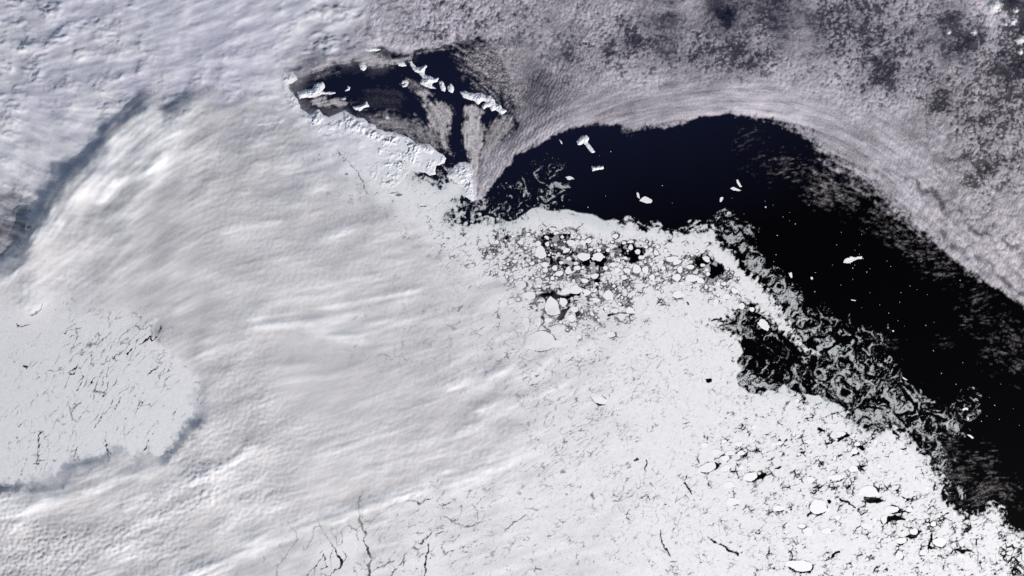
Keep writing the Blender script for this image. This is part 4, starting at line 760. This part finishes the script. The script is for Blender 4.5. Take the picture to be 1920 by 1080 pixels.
GAPS = [(1355,28,13,24,0,.9),(1245,38,30,9,10,.75),(1200,80,26,9,-10,.55),(1150,95,34,9,0,.45),(1375,95,55,15,-10,.6),(1420,112,44,13,20,.55),(1290,105,44,11,-10,.45),(1450,20,22,24,0,.65),(1540,28,44,13,0,.5),(1480,50,20,9,-30,.45),(1600,40,54,17,5,.5),(1640,70,44,13,20,.45),
 (1660,115,34,11,25,.5),(1655,140,26,9,40,.65),(1800,85,46,10,50,.75),(1825,70,18,9,40,.55),(1770,35,20,11,0,.5),(1895,8,18,13,0,.9),(1912,55,15,11,0,.7),(1910,130,18,13,0,.7),(1880,110,15,9,0,.5),(1845,322,40,9,25,.65),(1828,334,34,10,40,.6),(1880,315,20,7,20,.45),(1790,298,26,8,15,.45),(1760,195,26,15,30,.5),
 (1740,160,26,11,40,.4),(1800,190,30,10,40,.4),(1850,205,30,11,50,.45),(1870,245,32,11,45,.4),(1900,215,22,11,0,.4),(970,25,28,11,20,.45),(990,80,32,13,0,.45),(1050,105,24,10,-30,.5),(830,8,32,7,-20,.5),(730,12,34,7,-25,.5),(765,48,28,10,-20,.45),(1110,45,40,8,40,.35),(1060,60,30,9,50,.35),(1180,40,30,8,0,.35),(1010,150,30,14,-30,.35),(990,190,30,12,-20,.35),(1290,55,30,8,20,.3),(1560,95,50,10,15,.35),(1700,75,40,9,30,.35)]
ARC_IN = [(893,392),(905,372),(925,346),(940,325),(950,310),(968,294),(990,280),(1012,270),(1030,262),(1052,248),(1072,240),(1095,236),(1120,232),(1150,236),(1180,246),(1205,241),(1240,238),(1270,233),(1300,226),(1330,216),(1360,214),(1390,217),(1420,222),(1450,230),(1480,238),(1505,250),(1525,272),(1545,295),(1575,322),(1610,345),(1640,368),(1670,398),(1705,425),(1740,450),(1770,470),(1795,492),(1815,510),(1850,532),(1885,552),(1920,576),(1990,615),(2500,900)]
ARC = ARC_IN + [(2500,-700),(660,-700),(620,-60),(640,40),(650,90),(700,85),(760,100),(830,85),(900,70),(940,110),(958,150),(962,190),(960,215),(975,235),(940,262),(905,280),(898,300),(890,330),(885,365)]
def build_arc():
    st = 1.9
    ax = axis(600, 1950, st, False, True); ay = axis(-24, 620, st, True, False)
    X, Y = np.meshgrid(ax, ay)
    n1 = fbm(X / 30, Y / 30, 610, 5, .55); n2 = fbm(X / 30 + 9, Y / 30 + 33, 615, 5, .55)
    sd = poly_sd(ARC, X + n1 * 9, Y + n2 * 9)
    vx, vy = flow([(900,340,70),(940,290,50),(1000,250,35),(1100,215,20),(1200,190,12),(1300,190,6),(1400,195,-2),(1500,215,-15),(1600,270,-30),(1700,350,-40),(1800,440,-42),(1900,530,-42),(1150,160,25),(1000,150,60),(1300,120,20),(1500,100,-10),(1700,150,-35),(1850,250,-45),(1800,80,-50),(1100,60,-60),(1200,60,-20),(900,40,25),(700,40,30),(1350,30,20)], X, Y)
    streak = lic(perlin(X / 4, Y / 4, 620) + .8 * perlin(X / 11, Y / 11, 621), vx, vy, 14, 1.2)
    sfine = lic(perlin(X / 2.6, Y / 2.6, 622), vx, vy, 4, 1.0)
    # cells
    wx = X + n1 * 7; wy = Y + n2 * 7
    f1, de, idn = worley(wx / 8.5, wy / 7.5, 630); f2, d2, _ = worley(wx / 4.6, wy / 4.4, 631)
    cell = (.62 - f1) * .9 + (.6 - f2) * .75 + fbm(X / 5, Y / 5, 640, 3, .6) * .55 + fbm(X / 24, Y / 24, 645, 3) * .9
    # which texture where: 0 cells, 1 smooth streaks
    smooth = rbf([(900,350,1),(950,280,1),(1050,225,1),(1150,205,1),(1250,195,1),(1350,185,.95),(1450,200,1),(1550,240,1),(1620,300,.9),(1700,380,.75),(1800,470,.8),(1900,555,.9),(1740,330,.8),(1820,420,.6),(1890,480,.6),(1650,240,.75),(1750,250,.7),(1850,330,.5),(1100,150,.6),(1000,110,.6),(1200,150,.5),(1300,150,.7),(1400,130,.1),(1500,150,.5),(1600,180,.3),(1500,70,.7),(1700,160,.0),(1800,200,0),(1870,250,0),(1600,60,0),(1350,50,.7),(1250,30,.75),(1330,100,.0),(1150,80,.2),(1060,40,.6),(960,60,.3),(700,40,.6),(800,40,.4),(1780,90,.6),(1840,150,.4),(1870,30,.5),(1900,120,.1),(1900,220,.1),(870,60,.3)], X + n1 * 16, Y + n2 * 16, 8, 5.0)
    smooth = sst(.3, 1.0, smooth) * .9
    cv = rbf([(700,40,.9),(680,80,.8),(740,50,.7),(760,80,.75),(830,30,.7),(850,60,.6),(900,50,.6),(800,85,.45),(880,85,.35),(950,30,.75),(980,60,.55),(1010,80,.65),(1060,30,.75),(1130,30,.8),(1100,60,.65),(1150,100,.5),(1190,75,.35),(1240,45,.35),(1250,40,.4),(1230,30,.8),(1300,25,.85),(1340,50,.75),(1355,25,.15),(1360,40,.2),(1400,20,.5),(1430,30,.3),(1390,60,.4),(1420,80,.75),(1250,90,.45),(1300,70,.65),(1330,100,.4),(1380,95,.3),(1360,110,.35),(1420,125,.45),(1280,120,.6),(1200,120,.6),(1100,120,.65),(1050,110,.8),(1000,130,.8),(1060,105,.45),(980,160,.5),(1020,165,.5),(1010,185,.55),(1080,150,.8),(965,200,.5),(1070,185,.6),
      (900,370,.8),(915,330,.9),(940,290,.9),(990,260,.85),(1040,240,.9),(1100,222,.92),(1150,215,.9),(1200,222,.9),(1150,190,.9),(1250,205,.95),(1300,200,.95),(1350,195,.9),(1400,205,1),(1450,205,1),(1500,225,.95),(1550,265,.9),(1580,300,.8),(1620,330,.8),(1480,180,.95),(1550,215,.95),(1200,165,.85),(1300,160,.9),(1400,160,.8),
      (1460,20,.35),(1500,30,.6),(1450,50,.3),(1490,75,.85),(1550,50,.4),(1560,30,.45),(1600,20,.5),(1640,20,.5),(1600,70,.5),(1650,60,.45),(1690,30,.7),(1750,50,.55),(1770,40,.35),(1790,70,.25),(1740,20,.6),(1800,30,.5),(1830,50,.5),(1850,15,.95),(1880,20,.6),(1895,10,.0),(1910,30,.1),(1905,50,.35),(1880,65,.4),(1860,55,.6),(1900,90,.3),(1920,120,.2),(1870,110,.4),(1850,100,.55),(1820,90,.3),(1830,120,.5),(1860,150,.5),(1910,140,.2),(1900,170,.4),
      (1560,100,.5),(1620,110,.5),(1660,120,.35),(1650,140,.35),(1700,100,.6),(1700,140,.55),(1750,110,.65),(1780,150,.55),(1720,170,.6),(1760,190,.4),(1800,180,.6),(1820,220,.5),(1850,220,.55),(1880,190,.45),(1900,240,.5),(1880,270,.5),(1560,140,.7),(1520,120,.6),(1600,160,.75),(1640,190,.65),(1660,140,.3),(1700,200,.8),(1650,215,.85),(1700,240,.95),(1750,230,.7),(1640,260,1),(1700,290,.95),(1760,290,.95),(1790,300,.6),(1830,310,.4),(1860,315,.4),(1850,345,.55),(1820,330,.3),(1880,340,.6),(1900,300,.6),(1800,360,.85),(1750,360,.95),(1850,400,.8),(1900,380,.9),(1900,440,.85),(1700,350,.75),(1730,370,.65),(1760,400,.8),(1800,420,.75),(1850,450,.8),(1880,490,.85),(1680,380,.8),(1740,430,.9),(1800,480,.95),(1860,530,.95),(1910,560,.9),(1640,350,.65),(1600,335,.5)], X + n1 * 8, Y + n2 * 8, 7, 3.6)
    gap = np.zeros(X.shape, F)
    for (ex, ey, rx, ry, an, am) in GAPS:
        c_, s_ = math.cos(math.radians(an)), math.sin(math.radians(an))
        gx_ = X + n1 * 30 - ex; gy_ = Y + n2 * 30 - ey; u = (gx_ * c_ - gy_ * s_) / (rx * 1.25); v = (gx_ * s_ + gy_ * c_) / (ry * 1.1)
        gap = np.maximum(gap, am * np.exp(-(u * u + v * v) * .7))
    cv = cv - gap * .22
    pale = np.exp(-((sd - 34) / 38) ** 2) * sst(930, 1030, X)
    smooth = np.maximum(smooth, pale * .95); cv = cv + pale * .12
    tcell = .19 + .81 * sst(-.26, .26, cell + (cv - .62) * 1.6)
    tsm = np.clip(cv * .9 + streak * .12 + sfine * .04 + n1 * .22 * (1.15 - cv) * 2, 0, 1) * sst(.05, .3, cv + streak * .05 + n1 * .2)
    a = tcell * (1 - smooth) * (.55 + .45 * np.clip(cv + .25, 0, 1)) + tsm * smooth
    # wave stripes in the lee of the islands
    wv = rbf([(1000,165,1),(1030,160,.9),(1060,150,.7),(975,180,1),(1090,140,.4),(950,130,.0),(1100,200,0),(1000,100,0),(1200,200,0),(990,200,.6),(1300,20,.3),(1400,150,0)], X, Y)
    ph = (X * .90 + Y * .38) / 1.02 + n1 * 12
    a = a * (1 - wv * .75 * sst(-.2, .8, np.sin(ph)))
    # ragged inner edge of the arc
    frn = rbf([(900,350,4),(1000,270,5),(1100,238,8),(1200,242,16),(1330,218,6),(1450,228,14),(1520,270,30),(1580,320,60),(1620,350,70),(1660,400,46),(1720,440,38),(1800,495,14),(1900,560,8)], X, Y)
    a = a * sst(-.25, .55, sd / frn + fbm(X / 9, Y / 9, 660, 4, .6) * .9 + streak * .1) * sst(-14, 0, sd + 8)
    a = np.clip(a, 0, 1) * rbf([(1000,250,.66),(1400,200,.74),(1700,350,.74),(1850,480,.72),(1300,100,.54),(1400,40,.48),(1350,20,.5),(1250,40,.6),(1600,80,.52),(1500,30,.52),(1700,40,.52),(1780,80,.46),(1680,140,.56),(1800,150,.58),(1850,230,.6),(1900,120,.5),(1500,150,.7),(1860,20,.9),(1100,80,.7),(1000,60,.76),(1200,100,.64),(1000,150,.5),(965,130,.42),(960,180,.42),(1060,140,.6),(800,40,.9),(680,40,.95),(900,340,.70)], X, Y)
    a = a * sst(615, 740, X + n1 * 90)
    a = a * (1 - np.clip(gap * .62 * (1 + fbm(X / 10, Y / 10, 690, 4, .6) * 1.6 + streak * .12), 0, .85))
    # relief: cell turrets, billows along the outer arc, bright front line
    bil_ = rbf([(1750,370,1),(1800,410,1),(1850,460,1),(1890,520,1),(1700,330,.6),(1650,290,.3),(1820,360,.6),(1880,400,.6),(1550,240,.1),(1400,200,0),(1900,560,.5),(1760,470,.4)], X, Y)
    f3, _, _ = worley(wx / 17 + n1 * .4, wy / 15, 670)
    crest = np.exp(-(line_sd([(1685,332,0),(1735,358,0),(1785,396,0),(1830,430,0),(1885,452,0),(1960,500,0)], X + n1 * 22, Y + n2 * 22) / 9) ** 2)
    crest2 = np.exp(-(line_sd([(1770,445,0),(1820,480,0),(1870,520,0),(1930,560,0)], X + n1 * 22, Y + n2 * 22) / 9) ** 2)
    a = a * (1 - bil_ * .25 * sst(.42, .75, f3)) * (1 - .6 * np.maximum(crest, crest2) * sst(.30, .6, f3 + n1 * .4))
    line = np.exp(-((poly_sd([(1440,212),(1490,217),(1540,233),(1590,252),(1620,268),(1590,254),(1540,236),(1490,220)], X + n1 * 4, Y + n2 * 4)) / 5.0) ** 2)
    tone = fbm(X / 60, Y / 60, 680, 4)
    a = np.clip(a * (1 + tone * .5 + lic(fbm(X / 14, Y / 14, 685, 3), vx, vy, 16, 1.6) * .07 * smooth), 0, 1)
    h = .34 + (.6 - f1) * .13 * (1 - smooth) + (.6 - f2) * .07 * (1 - smooth * .92) + streak * .010 * smooth + sfine * .006 + n1 * .16 * (1 - smooth * .6) + bil_ * (.7 - f3) * .24 + line * .10
    h = h + cell * .05 * (1 - smooth)
    h = np.maximum(h * (.45 + .55 * sst(-4, 16, sd)), .06)
    ob = sheet('cloud_arc', X, Y, h, M_cell, {'cov': a}, a > .012)
    tag(ob, 'grey cellular cloud field sweeping in a great arc over the dark sea, top right', 'cloud', kind='stuff')
build_arc()

def build_lee():
    """brownish plumes trailing from the islands across the strait"""
    st = 1.9
    ax = np.arange(560, 1010, st, dtype=F); ay = np.arange(70, 400, st, dtype=F)
    X, Y = np.meshgrid(ax, ay)
    n1 = fbm(X / 22, Y / 22, 710, 5, .55); n2 = fbm(X / 22 + 9, Y / 22 + 33, 715, 5, .55)
    vx, vy = flow([(820,200,-55),(835,260,-85),(850,300,-80),(890,250,88),(900,320,75),(740,240,-10),(700,210,5),(600,125,20),(640,110,15),(790,105,15),(900,120,-30),(940,160,-35),(930,230,60),(780,170,-40)], X, Y)
    streak = lic(perlin(X / 3.4, Y / 3.4, 720) + .6 * perlin(X / 8, Y / 8, 721), vx, vy, 10, 1.1)
    a = np.zeros(X.shape, F)
    m1 = fbm(X / 9, Y / 9, 730, 4, .6)
    ph = (X * .42 + Y * .91) / .98 + n1 * 22 + n2 * 10; ph3 = (X * .92 + Y * .30) / .80 + n1 * 6
    for (pol, al, sf, wv, PH) in [
      ([(783,165),(800,162),(815,178),(800,180),(806,195),(822,190),(845,200),(848,215),(842,240),(838,262),(850,290),(835,285),(822,262),(808,240),(803,215),(790,190)], .62, 6, .25, ph3),
      ([(868,205),(880,195),(900,200),(905,212),(898,222),(912,240),(908,262),(902,290),(899,330),(894,378),(886,335),(880,295),(868,272),(868,240),(876,225)], .70, 6, .15, ph3),
      ([(925,225),(955,212),(968,235),(940,268),(912,300),(902,285),(915,250)], .42, 9, .2, ph3),
      ([(530,160),(560,138),(610,112),(660,92),(700,98),(745,110),(772,112),(740,122),(700,127),(660,117),(620,126),(585,141)], .62, 9, .1, ph),
      ([(690,50),(900,50),(935,72),(860,84),(800,94),(760,104),(730,94),(690,82)], .72, 9, .25, ph),
      ([(858,95),(930,62),(1020,60),(1020,225),(962,215),(946,192),(905,166),(872,135)], .46, 26, .9, ph),
      ([(680,215),(740,215),(800,235),(830,260),(820,285),(780,262),(740,248),(700,240)], .32, 14, .0, ph),
      ([(755,150),(775,148),(800,165),(790,178),(765,165)], .34, 8, .7, ph),
      ([(690,170),(740,160),(760,185),(740,215),(700,205),(670,190)], .03, 14, .0, ph),
      ([(570,188),(600,181),(640,187),(662,191),(640,203),(600,201)], .62, 7, .0, ph),
      ([(590,130),(625,128),(640,136),(600,146),(580,145)], .20, 8, .6, ph)]:
        d = poly_sd(pol, X + n1 * 9, Y + n2 * 9, 2.5, 60)
        v = sst(-.5, 1.0, d / sf + m1 * 1.3 + streak * .22) * (1 - wv * .85 * sst(-.4, .7, np.sin(PH)))
        a = np.maximum(a, v * np.clip(al * (1 + streak * .13 + m1 * .5), 0, 1))
    wv = sst(860, 920, X) * sst(220, 190, Y)
    edge = sst(0, 30, X - 565) * sst(0, 40, 1005 - X + n1 * 20) * sst(0, 20, Y - 72) * sst(396, 372, Y)
    a = np.clip(a, 0, 1) * edge
    h = .26 + n1 * .12 + streak * .014 + np.sin(ph) * wv * -.03
    ob = sheet('lee_cloud', X, Y, np.maximum(h, .05), M_wisp, {'cov': a}, a > .012)
    tag(ob, 'brownish wave clouds and plumes trailing downwind of the island chain', 'cloud', kind='stuff')
build_lee()

def build_wisps():
    st = 2.1
    ax = axis(1180, 1950, st, False, True); ay = np.arange(225, 1100, st, dtype=F)
    X, Y = np.meshgrid(ax, ay)
    n1 = fbm(X / 26, Y / 26, 760, 5, .6); n2 = fbm(X / 26 + 9, Y / 26 + 33, 765, 5, .6)
    vx, vy = flow([(1450,300,10),(1400,330,20),(1550,370,-20),(1650,400,-20),(1750,500,-10),(1850,560,15),(1900,610,-30),(1850,660,-15),(1900,700,-35),(1750,840,0),(1800,880,-5),(1850,920,25),(1900,930,-35),(1650,640,-5),(1600,800,0)], X, Y)
    streak = lic(perlin(X / 3.4, Y / 2.8, 770) + .5 * perlin(X / 7, Y / 7, 771), vx, vy, 4, 1.0)
    cv = rbf([(1420,300,.3),(1400,320,.35),(1380,330,.15),(1340,300,.12),(1300,290,.03),(1260,290,.1),(1330,295,.2),(1455,308,.5),(1470,305,.5),(1500,320,.4),(1480,340,.35),(1520,365,.5),(1540,375,.5),(1500,380,.2),(1560,350,.7),(1580,370,.6),(1600,380,.55),(1530,330,.6),(1480,285,.2),(1480,360,.05),(1440,345,.25),(1460,325,.1),(1430,270,.25),(1410,245,.45),(1400,250,.3),(1380,268,.3),(1600,400,.1),(1640,400,.4),(1620,425,.3),(1660,430,.5),(1690,450,.5),(1580,575,0),(1600,420,.15),(1720,460,.5),(1720,480,.45),(1710,475,.3),(1750,500,.45),(1770,510,.4),(1760,515,.35),(1740,510,.2),(1780,490,.5),(1700,520,0),(1800,530,.3),(1760,470,.4),
      (1800,560,.1),(1830,562,.5),(1810,572,.35),(1850,555,.35),(1800,590,.25),(1820,605,.5),(1850,600,.4),(1880,610,.5),(1910,625,.5),(1870,590,.25),(1840,615,.15),(1760,640,.3),(1775,645,.35),(1820,650,.15),(1870,640,.3),(1900,650,.5),(1850,660,.35),(1880,675,.4),(1910,690,.55),(1840,680,.25),(1900,720,.2),(1860,700,.2),(1820,700,.1),(1640,643,.4),(1670,645,.35),(1700,648,.2),(1600,640,.05),(1620,650,.1),(1750,700,.0),(1750,710,.15),(1730,710,.2),(1750,600,0),(1700,600,0),
      (1800,760,.1),(1780,745,.1),(1760,740,.2),(1850,750,.05),(1700,830,.2),(1760,850,.4),(1780,828,.35),(1740,820,.3),(1790,830,.3),(1820,860,.4),(1850,855,.5),(1860,845,.3),(1800,868,.5),(1770,868,.5),(1830,875,.35),(1780,885,.55),(1800,892,.5),(1820,900,.25),(1800,915,.3),(1850,920,.55),(1860,910,.55),(1840,925,.55),(1880,912,.5),(1900,920,.45),(1820,935,.35),(1790,930,.35),(1910,945,.35),(1890,880,.1),(1880,820,.0),(1830,800,.0),(1900,780,.0),(1850,950,.2),(1625,935,.35),(1690,975,.2),(1710,1005,.2),(1810,1035,.3),(1895,1035,.3),(1890,985,.1),(1600,900,0),(1700,900,0),(1500,900,0),(1400,600,0),(1500,700,0),(1640,745,.2),(1680,770,.25),(1720,800,.25),(1690,730,.1),(1580,700,0),(1500,500,0),(1650,550,0),(1400,400,0),(1250,350,0),(1580,480,0),(1770,600,.0),(1700,770,.25),(1740,760,.1)], X + n1 * 7, Y + n2 * 7, 6, 4.6, 0.0, 16.0)
    tex = streak * .14 + n1 * .45
    rip = .5 + .5 * np.sin((X * .3 + Y * .95) / .9 + n1 * 5)
    tex = tex + fbm(X / 6, Y / 6, 775, 4, .65) * .45
    a = np.clip(cv + tex * .8, 0, 1) * sst(.26, .66, cv + tex * .75) * sst(.03, .3, cv)
    a = a * (.55 + .45 * rip)
    fade = rbf([(1450,300,.34),(1560,360,.46),(1700,460,.42),(1850,580,.30),(1900,680,.34),(1780,880,.28),(1850,920,.30),(1650,645,.25),(1620,930,.2)], X, Y)
    a = np.clip(a, 0, 1) * fade * sst(1185, 1240, X) * sst(226, 250, Y)
    h = .42 + n1 * .10 + streak * .012
    ob = sheet('cirrus_wisps', X, Y, h, M_wisp, {'cov': a}, a > .012)
    tag(ob, 'thin brownish rippled cloud wisps over the black sea at the right', 'cloud', kind='stuff')
build_wisps()

# cumulus heads in the top right corner, each a cloud of its own
def cumulus(x, y, r, seed, label):
    rr = np.random.RandomState(seed)
    st = 1.0; w = r * 1.7
    ax = np.arange(-w, w + st, st, dtype=F); X, Y = np.meshgrid(ax, ax)
    n = fbm(X / 6 + seed, Y / 6, seed, 4, .6); d = np.hypot(X * (1 + .2 * rr.randn()), Y) / r
    a = sst(.25, -.15, d - .8 + n * .9)
    f1, _, _ = worley((X + n * 4) / 4.5 + seed, (Y + n * 4) / 4.5, seed + 1)
    h = .25 + np.clip(1 - d, 0, 1) * .05 * r + (.6 - f1) * .14
    ob = sheet('cumulus_cloud', X + x, Y + y, np.maximum(h, .1), M_bank, {'cov': a * .92}, a > .02)
    tag(ob, label, 'cloud', 'cumulus heads in the top right corner')
for i, (x, y, r, lab) in enumerate([(1898,41,9,'round cumulus head, brightest of those in the top right corner'),(1911,75,10,'cumulus head at the right edge below the brightest round one'),(1862,12,16,'broad flat cloud shield touching the top edge near the right corner'),(1884,46,4,'small puff left of the brightest round cumulus head'),(1825,61,6,'soft isolated cumulus puff on the dark gap near the top right'),(1778,61,5,'faint small puff over the dark gap, leftmost of the corner puffs'),(1912,98,6,'small cumulus at the right edge, lowest of the corner group'),(1904,20,6,'ragged little cumulus between the cloud shield and the right edge')]):
    cumulus(x, y, r, 820 + i * 3, lab)
